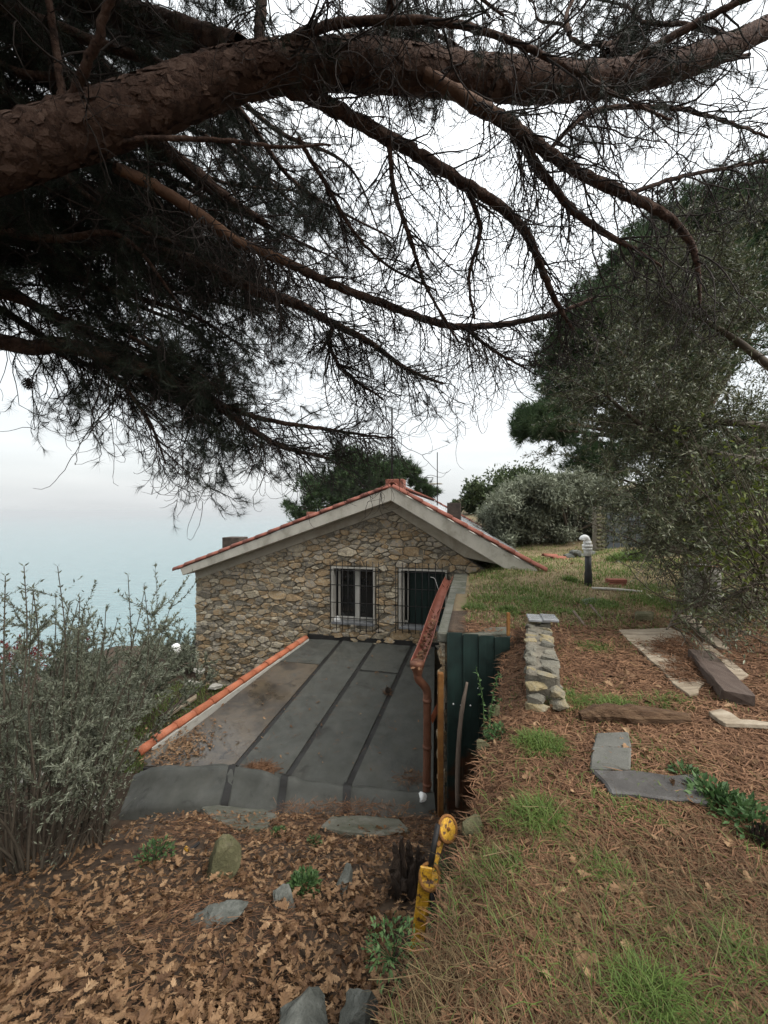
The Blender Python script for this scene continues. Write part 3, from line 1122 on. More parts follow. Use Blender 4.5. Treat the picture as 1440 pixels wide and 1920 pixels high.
# windows: surround, frame, sashes, panes, sill; behind them a panel coloured near-black for the unlit room
for k, (a, b, c, d) in enumerate(WIN):
    wd = put('window', mesh_prism('window', [hw(a - .01, .33, c - .1), hw(b + .01, .33, c - .1), hw(b + .01, .33, d + .1), hw(a - .01, .33, d + .1)], W * .03, MT['unlit_room']), house)
    t = .055
    for nm, p, q in (('surround', (a, c), (a + t, d)), ('surround', (b - t * .7, c), (b, d)), ('surround', (a + t, d - .04), (b - t * .7, d))):
        hbox(nm, (p[0], -.045, p[1]), (q[0], .16, q[1]), MT['plaster'], wd, .006)
    hbox('window_sill', (a + .002, -.055, c - .05), (b - .002, .20, c + .012), MT['slate'], wd, .006)
    fa, fb, fc, fd = a + t + .003, b - t * .7 - .003, c + .014, d - .043
    if k == 0:
        mx_ = fa + (fb - fa) * .56
        hbox('sash', (fa + .05, .17, fc + .08), (fa + .10, .22, fd - .003), MT['white'], wd, .004)
        hbox('sash', (mx_ - .065, .165, fc + .08), (mx_ + .065, .22, fd - .003), MT['white'], wd, .008)
        hbox('sash', (fb - .05, .17, fc + .08), (fb, .22, fd - .003), MT['white'], wd, .004)
        hbox('sash', (fa + .003, .16, fc + .003), (fb, .225, fc + .078), MT['white'], wd, .006)
        gl = MT.setdefault('glass', mat('window glass', [(.012, .013, .013), (.022, .023, .022)], 1, .06, spec=.6))  # opaque panes, the room's darkness put into their colour
        hbox('pane', (fa + .102, .195, fc + .08), (mx_ - .067, .20, fd - .003), gl, wd)
        hbox('pane', (mx_ + .067, .195, fc + .08), (fb - .052, .20, fd - .003), gl, wd)
    else:
        hbox('sash', (fa + .003, .08, fc + .003), (fa + .05, .20, fd - .003), MT['white'], wd, .004)
        # an inward-opened casement at the left, a dark green shutter behind
        hbox('sash', (fa + .054, .16, fc + .04), (fa + .13, .19, fc + .09), MT['white'], wd, .003)
        hbox('sash', (fa + .12, .16, fc + .094), (fa + .15, .19, fd - .02), MT['white'], wd, .003)
        npl = 6
        x0_ = fa + .16
        wp = (fb - x0_) / npl
        for i in range(npl):
            hbox('shutter_board', (x0_ + i * wp + .003, .24, fc + .01), (x0_ + (i + 1) * wp - .003, .265, fd - .004), MT['curtain'], wd, .004)

# iron grilles in front of the windows
for k, (xs_, y0, y1, hs, hx) in enumerate((
        ([619, 631, 642, 652.5, 664, 675, 687, 699, 710], 1052, 1184, [1070, 1098, 1131, 1160], (615, 712)),
        ([742, 754.5, 766.5, 779, 791.5, 804, 816.5, 829, 842], 1056, 1190, [1074, 1106, 1138, 1170], (738, 846)))):
    gr = put('window_grille', None or tube_mesh('window_grille', [hw(hl(hx[0], hs[0], -.1)[0], -.1, hl(xs_[4], hs[0], -.1)[1]), hw(hl(hx[1], hs[0], -.1)[0], -.1, hl(xs_[4], hs[0], -.1)[1])], [.011, .011], MT['iron'], 6, 1), house)
    for h in hs[1:]:
        z = hl(xs_[4], h, -.1)[1]
        put('bar', tube_mesh('bar', [hw(hl(hx[0], h, -.1)[0], -.1, z), hw(hl(hx[1], h, -.1)[0], -.1, z)], [.010, .010], MT['iron'], 6, 1), gr)
    for x in xs_:
        lx = hl(x, 1120, -.117)[0]
        put('bar', tube_mesh('bar', [hw(lx, -.117, hl(xs_[4], y0, -.117)[1]), hw(lx, -.117, hl(xs_[4], y1, -.117)[1])], [.009, .009], MT['iron'], 6, 1), gr)
    for zz in (hs[0], hs[-1]):
        for xx in (xs_[0], xs_[-1]):
            q = hl(xx, zz, -.1)
            put('wall_anchor', tube_mesh('wall_anchor', [hw(q[0], -.12, q[1]), hw(q[0], .02, q[1])], [.01, .01], MT['iron'], 6, 1), gr)

# ledge course of pale stones low on the wall
r = random.Random(77)

# antennas
def antenna(label, base, top, boom_len, nel, yaw, rr):
    t = thing('roof_antenna', label, 'antenna', base, None)
    put('mast', tube_mesh('mast', [base, top], [rr, rr * .9], MT['iron'], 6, 1), t)
    return t


zb = on_roof(RX, 1.0)
p = hl(735, 765, 1.0)
lx = p[0]
a1 = antenna('tall roof antenna on the ridge behind the brick chimney, with one long side boom', hw(lx, 1.0, on_roof(lx, 1) - .05), hw(lx, 1.0, p[1]), 1, 1, 0, .027)
z = hl(735, 821, 1.0)[1]
bmn = put('boom', tube_mesh('boom', [hw(lx + .07, .98, z), hw(lx - .95, .98, z + .01)], [.019, .017], MT['iron'], 6, 1), a1)
for i in range(7):
    q = hw(lx - .2 - i * .11, .98, z + .02)
    put('element', tube_mesh('element', [q + W * .16 - ZU * .0, q - W * .16], [.005, .005], MT['iron'], 4, 1), a1)
p = hl(820, 930, 6)
q = hl(820, 848, 6)
a2 = antenna('thin roof antenna mast far along the ridge with a small comb on top', hw(p[0], 6, on_roof(p[0], 6) - .05), hw(p[0], 6, q[1]), 1, 1, 0, .020)
top = hw(p[0], 6, q[1])
put('boom', tube_mesh('boom', [top + U * -.35 + ZU * .0, top + U * .42 + ZU * .28], [.008, .008], MT['iron'], 4, 1), a2)
for i in range(6):
    c = top + U * (-.3 + i * .13) + ZU * (.02 + i * .045)
    put('element', tube_mesh('element', [c + W * .22 + ZU * .06, c - W * .22 - ZU * .06], [.005, .005], MT['iron'], 4, 1), a2)

# globe lamp on an arm by the left corner
gp = at(331, 1217, 9.6)
gt = thing('globe_lamp', 'round white globe lamp on a bracket at the corner of the stone house', 'lamp', gp)
bm = bmesh.new()
bmesh.ops.create_uvsphere(bm, u_segments=20, v_segments=12, radius=.145)
put('globe', mesh_bm('globe', bm, MT['pvc'], True), gt, gp)
wp_ = hw(lxL + .03, .05, gp[2] + .06)
put('bracket', tube_mesh('bracket', [gp + (0.05, 0, -.15), gp + (.2, .05, -.2), wp_], [.022, .022, .022], MT['iron'], 6, 4), gt)

# white ball caught behind the grille of the left window
p = hl(631, 1163, -.03)
bm = bmesh.new()
bmesh.ops.create_uvsphere(bm, u_segments=14, v_segments=10, radius=.085)
rr = random.Random(4)
for v in bm.verts:
    v.co *= rr.uniform(.92, 1.06)
toy = thing('plush_toy', 'small white plush ball on the sill of the left barred window', 'toy', hw(p[0], .0, p[1] - .085))
body = put('body', mesh_bm('body', bm, MT['pvc'], True), toy, hw(p[0], .02, p[1]))
for dx in (-.03, .04):
    bm = bmesh.new()
    bmesh.ops.create_uvsphere(bm, u_segments=8, v_segments=6, radius=.014)
    put('eye', mesh_bm('eye', bm, MT['iron'], True), body, hw(p[0] + dx + .02, -.06, p[1] - .01))
# pale wire dangling before the right window
pts = [hl(807, 1082, -.2), hl(815, 1085, -.2), hl(820, 1099, -.2), hl(825, 1112, -.2), hl(833, 1120, -.2)]
o = put('dangling_wire', tube_mesh('dangling_wire', [hw(q[0], -.2, q[1]) for q in pts], [.006] * 5, MT['wire'], 5, 4))
tag(o, 'thin pale wire dangling in front of the right barred window', 'wire')
base_on(o)

# ================================================================== THE FLAT-ROOFED ANNEX
def z_ann(x, y):
    return -3.088 + .0233 * (x - .667) + .1035 * (y - 8.9)


def on_ann(px, py, lift=0.0):
    dx, dz = (px - 720) / FP, (960 - py) / FP
    # dz*Y = -3.088 + .0233*(dx*Y - .667) + .1035*(Y - 8.9) + lift
    Y = (-3.088 - .0233 * .667 - .1035 * 8.9 + lift) / (dz - .0233 * dx - .1035)
    return np.array([dx * Y, Y, dz * Y])


annex = thing('flat_roofed_annex', 'low annex with a flat grey felt roof edged by orange tiles', 'annex', (-1.3, 7, -4.5))
TL, TR_ = on_ann(577, 1199), on_ann(800, 1211)
NL, NR = on_ann(268, 1440), on_ann(806, 1490)
# body under the roof
foot = [TL + (0, .05, -.03), NL + (0, 0, -.03), NR + (.05, 0, -.03), TR_ + (.15, 0, -.03)]
put('annex_wall', mesh_prism('annex_wall', foot, (0, 0, -1.3), MT['mortar']), annex)
deck = put('roof_deck', mesh_prism('roof_deck', [p + (0, 0, .027) for p in foot], (0, 0, -.05), MT['bitumen']), annex)

# felt sheets between the seams (far point, near point) in photo pixels
tops = [on_ann(577, 1199), on_ann(641, 1201), on_ann(703, 1207), on_ann(774, 1210), on_ann(815, 1212)]
nears = [on_ann(272, 1437), on_ann(440, 1440), on_ann(537, 1459), on_ann(652, 1476), on_ann(812, 1490)]


def sheet(name, a, b, c, d, mt, lift, nu=6, nv=16, amp=.005, seed=0, parent=None, kind=None):
    """thin wavy sheet over corners a (far left) b (far right) c (near right) d (near left)"""
    a, b, c, d = map(np.asarray, (a, b, c, d))
    s, t = np.meshgrid(np.linspace(0, 1, nu), np.linspace(0, 1, nv))
    P = (a[None, None] * ((1 - s) * (1 - t))[..., None] + b * (s * (1 - t))[..., None] + c * (s * t)[..., None] + d * ((1 - s) * t)[..., None])
    P[..., 2] += lift + amp * (np.sin(P[..., 0] * 5 + seed) * np.cos(P[..., 1] * 4 + seed) + .5 * np.sin(P[..., 0] * 13 + P[..., 1] * 9 + seed))
    V = P.reshape(-1, 3)
    n = len(V)
    B = V - (0, 0, .02)
    i = np.arange((nv - 1) * nu).reshape(-1, nu)[:, :-1].ravel()
    top = np.stack([i, i + nu, i + nu + 1, i + 1], 1)
    bd = list(range(nu)) + [nu * k + nu - 1 for k in range(1, nv)] + [nu * (nv - 1) + k for k in range(nu - 2, -1, -1)] + [nu * k for k in range(nv - 2, 0, -1)]
    bd = np.array(bd)
    rim = np.stack([bd, np.roll(bd, -1), np.roll(bd, -1) + n, bd + n], 1)
    return put(name, mesh_np(name, np.vstack([V, B]), [np.vstack([top, rim])], mt, False), parent, kind=kind)


for i in range(4):
    a, b, c, d = tops[i], tops[i + 1], nears[i + 1], nears[i]
    g = .045
    e = norm(b - a) * g
    e2 = norm(c - d) * g
    if i == 0:
        m1, m2 = .27, .29
        pa, pb = a + (d - a) * m1, b + (c - b) * m2
        sheet('felt_sheet', a, b - e, pb - e, pa, MT['felt'], .014, parent=annex, seed=i)
        sheet('felt_sheet', pa + norm(d - a) * .012, pb - e + norm(c - b) * .012, c - e2, d, MT['felt_wet'], .010, parent=annex, seed=i + 9)
    elif i == 2:
        pa, pb = a + (d - a) * .30, b + (c - b) * .31
        sheet('felt_sheet', a + e, b - e, pb - e, pa + e, MT['felt'], .013, parent=annex, seed=i)
        sheet('felt_sheet', pa + e + norm(d - a) * .07, pb - e + norm(c - b) * .07, c - e2, d + e2, MT['felt'], .012, parent=annex, seed=i + 9)
    else:
        sheet('felt_sheet', a + e, b - (e if i < 3 else 0), c - (e2 if i < 3 else 0), d + e2, MT['felt'], .012 + .002 * i, parent=annex, seed=i)
# upstand against the house and dark flashing strip
put('wall_flashing', mesh_prism('wall_flashing', [hw(hl(578, 1199)[0], -.055, TL[2] - .02), hw(hl(842, 1215)[0], -.055, TR_[2] - .02), hw(hl(842, 1215)[0], -.055, TR_[2] + .10), hw(hl(578, 1199)[0], -.055, TL[2] + .12)], W * .06, MT['bitumen']), annex)
# rolled felt upstand at the near edge, then its apron
prof = [(.03, -.01), (-.05, .01), (-.09, .05), (-.13, .085), (-.18, .10), (-.23, .085), (-.28, .04), (-.33, -.005), (-.44, -.05), (-.54, -.09), (-.60, -.13), (-.62, -.5)]
line = smooth_path(np.array([NL + (-.06, .0, 0), on_ann(440, 1440), on_ann(537, 1459), on_ann(652, 1476), NR + (.03, 0, 0)]), 6)
V = []
for k, p in enumerate(line):
    for (dy, dz) in prof:
        jit = .014 * math.sin(k * 1.7 + dy * 9) + .008 * math.sin(k * 4.1 + dy * 14) - .09 * max(0, 1 - k / 1.5)
        V.append(p + (-dy * .22 * (1 - k / len(line)) ** 1.3, dy + .02, dz + .016 + jit))
m_ = len(prof)
Q = [(i * m_ + j, (i + 1) * m_ + j, (i + 1) * m_ + j + 1, i * m_ + j + 1) for i in range(len(line) - 1) for j in range(m_ - 1)]
put('rolled_upstand', mesh_np('rolled_upstand', V, np.array(Q), MT['felt'], True), annex)
# dark lap strips over the upstand where the seams run on
for px in (1, 2, 3):
    k = px * 6
    base = line[min(k, len(line) - 1)]
    wv = (line[min(k + 1, len(line) - 1)] - line[k - 1])
    wv = norm(wv) * .05
    V, F = [], []
    for (dy, dz) in prof:
        for s in (-1, 1):
            sh = -dy * .22 * (1 - k / len(line)) ** 1.3
            V.append(base + wv * s + (sh, dy + .02, dz + .032))
    F = [(2 * j, 2 * j + 1, 2 * j + 3, 2 * j + 2) for j in range(m_ - 1)]
    put('lap_strip', mesh_np('lap_strip', V, np.array(F), MT['bitumen'], True), annex)
# concrete footing showing through the leaves below the apron
for pts_, nm in (([(372, 1508), (420, 1500), (480, 1510), (520, 1526), (500, 1552), (440, 1552), (395, 1530)], 0), ([(620, 1530), (680, 1528), (750, 1535), (770, 1556), (700, 1566), (640, 1562), (600, 1548)], 1)):
    P = []
    for a, b_ in pts_:
        Y = 4.35
        for _ in range(12):
            q = at(a, b_, Y)
            Y += (q[2] - (float(z_left(q[0], q[1])) + .05)) * .6
        P.append(at(a, b_, Y))
    put('concrete_footing', mesh_prism('concrete_footing', P, (0, 0, -.25), MT['wetconc'], .015), annex)

# orange edge tiles on a mortar kerb
otile = half_tile(.40, .075, .09)
otile.materials.append(MT['orange_tile'])
pa, pb = on_ann(574, 1201), on_ann(292, 1397)
kerb_n = np.cross(norm(pb - pa), (0, 0, 1))
kb = [pa + kerb_n * .09 + (0, 0, -.2), pa - kerb_n * .09 + (0, 0, -.2), pa - kerb_n * .09 + (0, 0, .06), pa + kerb_n * .09 + (0, 0, .06)]
put('tile_kerb', mesh_prism('tile_kerb', kb, pb - pa + norm(pb - pa) * .12, MT['plaster'], .01), annex)
tile_row(pa + (0, 0, .06), pb + (0, 0, .06), 11, annex, 'edge_tile', otile, .05)
tile_row(pb + norm(pb - pa) * .03 + (0, 0, .05), pb + norm(pb - pa) * .26 + (0, 0, .04), 1, annex, 'edge_tile', otile, .12)

# cone and litter lying on the roof
def cone_mesh(L, R, seed):
    rr = random.Random(seed)
    V, F = [], []
    n = 0
    for i in range(9):
        f = (i + .5) / 9
        ra = R * math.sin(PI * min(1, .18 + f * .78)) ** .8
        for j in range(8):
            a = (j + .5 * (i % 2)) / 8 * 2 * PI
            c, s = math.cos(a), math.sin(a)
            da = .34
            z = f * L
            o = ra * rr.uniform(.95, 1.15)
            V += [(ra * .45 * math.cos(a - da), ra * .45 * math.sin(a - da), z - .02 * L), (ra * .45 * math.cos(a + da), ra * .45 * math.sin(a + da), z - .02 * L),
                  (o * math.cos(a + da * .7), o * math.sin(a + da * .7), z + .10 * L), (o * 1.05 * c, o * 1.05 * s, z + .14 * L), (o * math.cos(a - da * .7), o * math.sin(a - da * .7), z + .10 * L)]
            F.append((n, n + 1, n + 2, n + 3, n + 4))
            n += 5
    me = mesh_py('pine_cone', V, F, MT['stump'])
    return me


cone_me = cone_mesh(.10, .045, 1)
c = on_ann(727, 1298, .04)
o = put('pine_cone', cone_me, None, M=place(c, rot_frame((1, .2, .1), (.2, -.3, 1))))
tag(o, 'open brown pine cone lying on the grey felt roof', 'pine cone')
c = gz(1408, 1570, -1.46)
o = put('pine_cone', cone_me, None, M=place(c, rot_frame((.2, 1, .1), (.9, -.3, .3))))
tag(o, 'grey brown pine cone on the needle litter past the green ground plants', 'pine cone')

# ================================================================== RETAINING WALL, COPING, SHEET, PIPES
ret = thing('retaining_wall', 'stone retaining wall with a grey concrete coping beside the felt roof', 'wall', (1.0, 6.0, -3.6))
C0, C1 = np.array([.64, 4.47, -1.40]), np.array([1.60, 8.62, -1.37])
cd = norm(C1 - C0)
cn = norm(np.cross(cd, (0, 0, 1)))         # to the right
put('wall_core', mesh_prism('wall_core', [C0 + cn * .05 + cd * .06 + (0, 0, -.12), C0 + cn * .34 + cd * .06 + (0, 0, -.12), C0 + cn * .34 + cd * .06 + (0, 0, -2.3), C0 + cn * .05 + cd * .06 + (0, 0, -2.3)], (C1 - C0) * .985, MT['mortar']), ret)
# coping as a chain of cast lengths, edges worn
nseg = 5
for i in range(nseg):
    a = C0 + (C1 - C0) * (i / nseg)
    b = C0 + (C1 - C0) * ((i + 1) / nseg - .002)
    put('coping_stone', mesh_prism('coping_stone', [a - cn * .02, a + cn * .27, a + cn * .27 + (0, 0, -.12), a - cn * .02 + (0, 0, -.12)], b - a, MT['wetconc'], .014), ret)
put('front_coping', mesh_prism('front_coping', [C0 + cn * .272 + (0, 0, .0), np.array([1.47, 4.44, -1.395]), np.array([1.47, 4.44, -1.53]), C0 + cn * .272 + (0, 0, -.13)], (.05, .24, .0), MT['wetconc'], .014), ret)
LW = float(np.linalg.norm(C1 - C0))
cells = pack_stones([((-1, 0), 0), ((1, 0), LW * .98), ((0, 1), -.13), ((0, -1), 2.25)], [], (0, LW, -2.25, -.13), .17, 1.7, .02, 8, 2500)
r = random.Random(31)
for ar, poly in cells[:150]:
    c, SV, SF = stone_geo(poly, r.uniform(.02, .06), r)
    R = Matrix((Vector(cd), Vector(cn), Zr)).transposed()
    put('stone', mesh_py('stone', SV, SF, MT['stone']), ret, M=place(C0 + cd * c[0] + cn * .048 + (0, 0, c[1]), R))
# end face stones at the near end of the wall
rs = random.Random(5)
for k in range(16):
    z = -1.62 - (k // 2) * .24 - rs.uniform(0, .05)
    bm = rock((rs.uniform(.07, .10), .06, rs.uniform(.07, .12)), 60 + k)
    put('stone', mesh_bm('stone', bm, MT['stone'], False), ret, M=place((.70 + .15 * (k % 2) + rs.uniform(-.02, .02), 4.52, z), Matrix.Rotation(rs.uniform(-.3, .3), 3, 'Y')))

# half-round gutter hung along the wall, sagging towards its outlet
G0, G1 = at(783, 1243, 4.62), at(842, 1083, 8.2)
gut = thing('rain_gutter', 'brown red half round gutter sloping down along the retaining wall', 'gutter', G0)
line = smooth_path(np.array([G0, at(800, 1200, 5.15), at(812, 1160, 5.75), at(826, 1120, 6.8), G1]), 5)
V, seg = [], 9
for k, p in enumerate(line):
    for i in range(seg):
        a = PI + PI * i / (seg - 1)
        V.append(p + cn * (.078 * math.cos(a)) + (0, 0, .078 * math.sin(a) + .02))
Q = np.array([(k * seg + i, k * seg + i + 1, (k + 1) * seg + i + 1, (k + 1) * seg + i) for k in range(len(line) - 1) for i in range(seg - 1)])
ch = put('channel', mesh_np('channel', V, Q, MT['copper'], True), gut)
sm = ch.modifiers.new('thickness', 'SOLIDIFY')
sm.thickness = .005
for s in (-1, 1):
    put('rolled_lip', tube_mesh('rolled_lip', [p + cn * .08 * s + (0, 0, .022) for p in line[::4]], [.008] * len(line[::4]), MT['copper'], 6, 4), gut)
for k in (5, 12, 18):
    p = line[min(k, len(line) - 1)]
    put('gutter_bracket', tube_mesh('gutter_bracket', [p - cn * .085 + (0, 0, .03), p + (0, 0, -.07), p + cn * .09 + (0, 0, .03), p + cn * .30 + (0, 0, .05)], [.007] * 4, MT['rustpipe'], 5, 4), gut)
# debris in the trough
K = 260
f = rng.random(K) ** 1.6 * .6
P = np.array([line[min(int(x * (len(line) - 1)), len(line) - 1)] for x in f]) + rng.normal(size=(K, 3)) * (.03, .06, .008) + (0, 0, -.022)
D = norm(rng.normal(size=(K, 3)) * (1, 1, .2))
V, F, t = leaves(P, D, .06, .03, simple=True)
put('gutter_litter', mesh_np('gutter_litter', V, F, MT['straw'], tint=t), gut, kind='stuff')

DP = at(800, 1496, 4.70)
down = thing('downpipe', 'brown downpipe with a bent neck standing at the corner of the felt roof', 'downpipe', DP)
x_, y_ = DP[0], DP[1]
put('pipe', tube_mesh('pipe', [at(783, 1258, 4.62), at(784, 1272, 4.63), at(793, 1283, 4.66), at(800, 1294, 4.69), at(801, 1312, 4.70), at(801, 1400, 4.70), DP], [.052, .050, .05, .05, .05, .05, .05], MT['rustpipe'], 12, 5), down)
put('outlet_hopper', tube_mesh('outlet_hopper', [at(782, 1240, 4.62), at(782, 1249, 4.62), at(783, 1258, 4.62), at(783, 1263, 4.62)], [.088, .085, .062, .055], MT['rustpipe'], 12, 2), down)
for yy in (1313, 1400, 1470):
    put('pipe_collar', tube_mesh('pipe_collar', [at(801, yy, 4.70) + (0, 0, .02), at(801, yy, 4.70) - (0, 0, .02)], [.056, .056], MT['rustpipe'], 12, 1), down)
o = put('drain_elbow', tube_mesh('drain_elbow', [at(801, 1500, 4.68), at(796, 1497, 4.62), at(788, 1494, 4.6)], [.05, .052, .054], MT['pvc'], 12, 4), down)

# green metal sheet closing the gap, with standing ribs
S0, S1 = np.array([.722, 4.44, 0]), np.array([1.43, 4.40, 0])
zt, zb_ = -1.385, -3.42
sh = thing('metal_sheet', 'dark green corrugated sheet, rusty towards its foot, closing the gap by the bank', 'metal sheet', (1.05, 4.42, zb_))
prof = []
npan = 4
pw = .71 / npan
for k in range(npan):
    x0_ = S0[0] + k * pw
    f0, f1 = x0_, x0_ + pw
    pan = [(f0, 0), (f0 + .004, -.016), (f0 + .016, -.016), (f0 + .020, 0), (f0 + pw * .5, .003), (f1, 0)]
    V = []
    for (x, dy) in pan:
        for z in (zt - .012 * k, (zt + zb_) / 2, zb_):
            V.append((x, 4.405 - .05 * (x - .722) + dy + .012 * math.sin(z * 3 + k), z))
    n3 = 3
    Q = [(i * n3 + j, i * n3 + j + 1, (i + 1) * n3 + j + 1, (i + 1) * n3 + j) for i in range(len(pan) - 1) for j in range(2)]
    o = put('panel', mesh_np('panel', V, np.array(Q), MT['green_sheet']), sh)
    md = o.modifiers.new('thickness', 'SOLIDIFY')
    md.thickness = .004
for (px, py) in ((850, 1320), (864, 1322), (882, 1323), (896, 1290)):
    bm = bmesh.new()
    bmesh.ops.create_uvsphere(bm, u_segments=8, v_segments=6, radius=.010)
    put('rivet', mesh_bm('rivet', bm, MT['pvc'], True), sh, at(px, py, 4.395))

# rusty flat post left of the sheet, short rust post above it on the bank
bm = bmesh.new()
bm_box(bm, (0, 0, 0), (.062, .06, 1.62), .006)
o = put('rusty_post', mesh_bm('rusty_post', bm, MT['rust']), None, at(826, 1395, 4.36))
tag(o, 'orange rusted steel post between the downpipe and the green sheet', 'post')
base_on(o)
bm = bmesh.new()
bm_box(bm, (0, 0, 0), (.035, .035, .26), .004)
o = put('rusty_post', mesh_bm('rusty_post', bm, MT['rust']), None, at(953, 1170, 4.36))
tag(o, 'short rusty stake at the right top corner of the green sheet', 'post')
base_on(o)
o = put('bent_pole', tube_mesh('bent_pole', [at(858, 1512, 4.18), at(858, 1440, 4.2), at(862, 1370, 4.22), at(868, 1320, 4.25), at(876, 1279, 4.3)], [.026, .026, .025, .023, .014], MT['wood_grey'], 8, 5, .05))
tag(o, 'grey bent wooden pole leaning upright against the green sheet', 'pole')
base_on(o)
# broken tile behind the downpipe
o = put('broken_tile', mesh_prism('broken_tile', [at(806, 1346, 4.86), at(818, 1322, 4.86), at(820, 1338, 4.86), at(811, 1358, 4.86)], (.02, .05, 0), MT['orange_tile'], .004))
tag(o, 'broken red tile wedged behind the downpipe', 'tile')
base_on(o)

# ================================================================== THINGS ON THE TERRACE


def gr(px, py):
    """the terrace ground seen at px, py"""
    Y = 3.0
    for _ in range(40):
        q = at(px, py, Y)
        zz = float(z_right(q[0], q[1]))
        Y = .5 * Y + .5 * (zz * FP / (960 - py))
    return at(px, py, Y)


def gl_(px, py):
    """the left slope seen at px, py"""
    lo, hi = .4, 14.0
    for _ in range(50):
        m = .5 * (lo + hi)
        q = at(px, py, m)
        if q[2] > float(z_left(q[0], q[1])):
            lo = m
        else:
            hi = m
    return at(px, py, lo)


def slab_on(name, pix, th, mt, label, cat, lift=.0, bev=.008, group=None, ground=None, jag=0):
    P = [(ground or gr)(*p) + (0, 0, lift) for p in pix]
    if jag:
        Q = []
        for i in range(len(P)):
            a, b = P[i], P[(i + 1) % len(P)]
            n = max(2, int(np.linalg.norm(b - a) / jag))
            for k in range(n):
                q = a + (b - a) * k / n
                Q.append(q + rng.normal(size=3) * (.012, .012, 0) * (k > 0))
        P = Q
    o = put(name, mesh_prism(name, [p + (0, 0, th * .5) for p in P], (0, 0, -th), mt, bev))
    if label:
        tag(o, label, cat, group)
        base_on(o)
    return o


# low stone stub wall
stub = thing('stone_stub_wall', 'short low wall of pale lichened stones with a slate on its far end', 'wall', gr(1020, 1312))
near, far = gr(1018, 1318), gr(1008, 1196)
fd = norm(np.array([far[0] - near[0], far[1] - near[1], 0]))
sd_ = np.cross(fd, (0, 0, 1))
near[2] = far[2] = -1.5
r = random.Random(12)
Ls = float(np.linalg.norm(far - near))
put('stub_core', mesh_prism('stub_core', [near - sd_ * .125 + (0, 0, -.1), near + sd_ * .125 + (0, 0, -.1), near + sd_ * .125 + (0, 0, .21), near - sd_ * .125 + (0, 0, .21)], far - near, MT['mortar'], .02), stub)
k = 0
for row, z in ((0, .02), (1, .11), (2, .195)):
    n = 10
    for i in range(n):
        for s in (-1, 1):
            f = (i + .5 + r.uniform(-.15, .15)) / n
            w_ = r.uniform(.075, .105)
            bm = rock((w_ * .9, Ls / n * r.uniform(.45, .56), r.uniform(.045, .06)), 200 + k, flat=.8, sub=2)
            c = near + (far - near) * f + sd_ * s * r.uniform(.055, .085) + (0, 0, z + r.uniform(-.015, .02))
            put('stone', mesh_bm('stone', bm, MT['lichen'], False), stub, M=place(c, rot_frame(sd_, (r.uniform(-.2, .2), r.uniform(-.2, .2), 1))))
            k += 1
for dx, dy, dz, sx, sy, sz in ((-.06, -.10, .15, .10, .07, .035), (.10, -.08, .12, .075, .08, .05), (.12, -.12, .04, .09, .07, .05), (-.06, -.13, .07, .10, .055, .045), (-.05, -.14, .01, .11, .06, .05), (.02, -.05, .22, .09, .06, .03)):
    bm = rock((sx, sy, sz), 300 + k, flat=.8)
    put('stone', mesh_bm('stone', bm, MT['lichen'], False), stub, M=place(near + sd_ * dx + fd * dy + (0, 0, dz), rot_frame(sd_, (r.uniform(-.15, .15), -.1, 1))))
    k += 1
for (a, b_, z, sx) in ((.0, -.03, .275, .15), (.12, .0, .29, .11)):
    bm = bmesh.new()
    bm_box(bm, (0, 0, 0), (sx * 1.5, .28, .03), .006)
    put('cap_slate', mesh_bm('cap_slate', bm, MT['slate']), stub, M=place(far + sd_ * a - fd * .06 + (0, 0, z), rot_frame(sd_ + fd * .1, (.05, .02, 1))))

# L of slate pavers in the foreground
slab_on('paving_slab', [(1118, 1386), (1178, 1384), (1184, 1412), (1112, 1412)], .05, MT['paver'], 'small grey paving slab at the far end of the L of slabs', 'paving slab', .020, .008, 'grey paving slabs set in an L')
slab_on('paving_slab', [(1110, 1413), (1184, 1415), (1182, 1456), (1106, 1455)], .05, MT['paver'], 'square grey paving slab in the middle of the L of slabs', 'paving slab', .022, .008, 'grey paving slabs set in an L')
slab_on('paving_slab', [(1108, 1458), (1186, 1459), (1312, 1466), (1318, 1492), (1330, 1524), (1240, 1514), (1145, 1503)], .06, MT['paver_dark'], 'long dark paving slab with pale scuffs, the near arm of the L', 'paving slab', .022, .010, 'grey paving slabs set in an L', jag=.12)

# boards and beams
def plank(name, a, b, w, th, mt, label, cat, lift=.0, tilt=0.0, group=None, segs=7, wear=.006, seed=1):
    """worn sawn timber from ground pixel a to ground pixel b"""
    a, b = np.asarray(a, float), np.asarray(b, float)
    d = b - a
    L = np.linalg.norm(d)
    R = rot_frame(d, Zr + Vector((tilt, 0, 0)))
    rr = random.Random(seed)
    bm = bmesh.new()
    bmesh.ops.create_cube(bm, size=1)
    bmesh.ops.scale(bm, vec=(L, w, th), verts=bm.verts[:])
    bmesh.ops.subdivide_edges(bm, edges=[e for e in bm.edges if abs(e.verts[0].co.x - e.verts[1].co.x) > .1], cuts=segs)
    bmesh.ops.bevel(bm, geom=[e for e in bm.edges if len(e.link_faces) == 2 and e.calc_face_angle(0) > 1], offset=min(th, w) * .12, segments=1, affect='EDGES')
    for v in bm.verts:
        v.co += Vector((rr.uniform(-1, 1) * wear * 2, rr.uniform(-1, 1) * wear, rr.uniform(-1, 1) * wear * .6))
    o = put(name, mesh_bm(name, bm, mt), None, M=place((a + b) / 2 + (0, 0, lift + th / 2), R))
    return tag(o, label, cat, group)


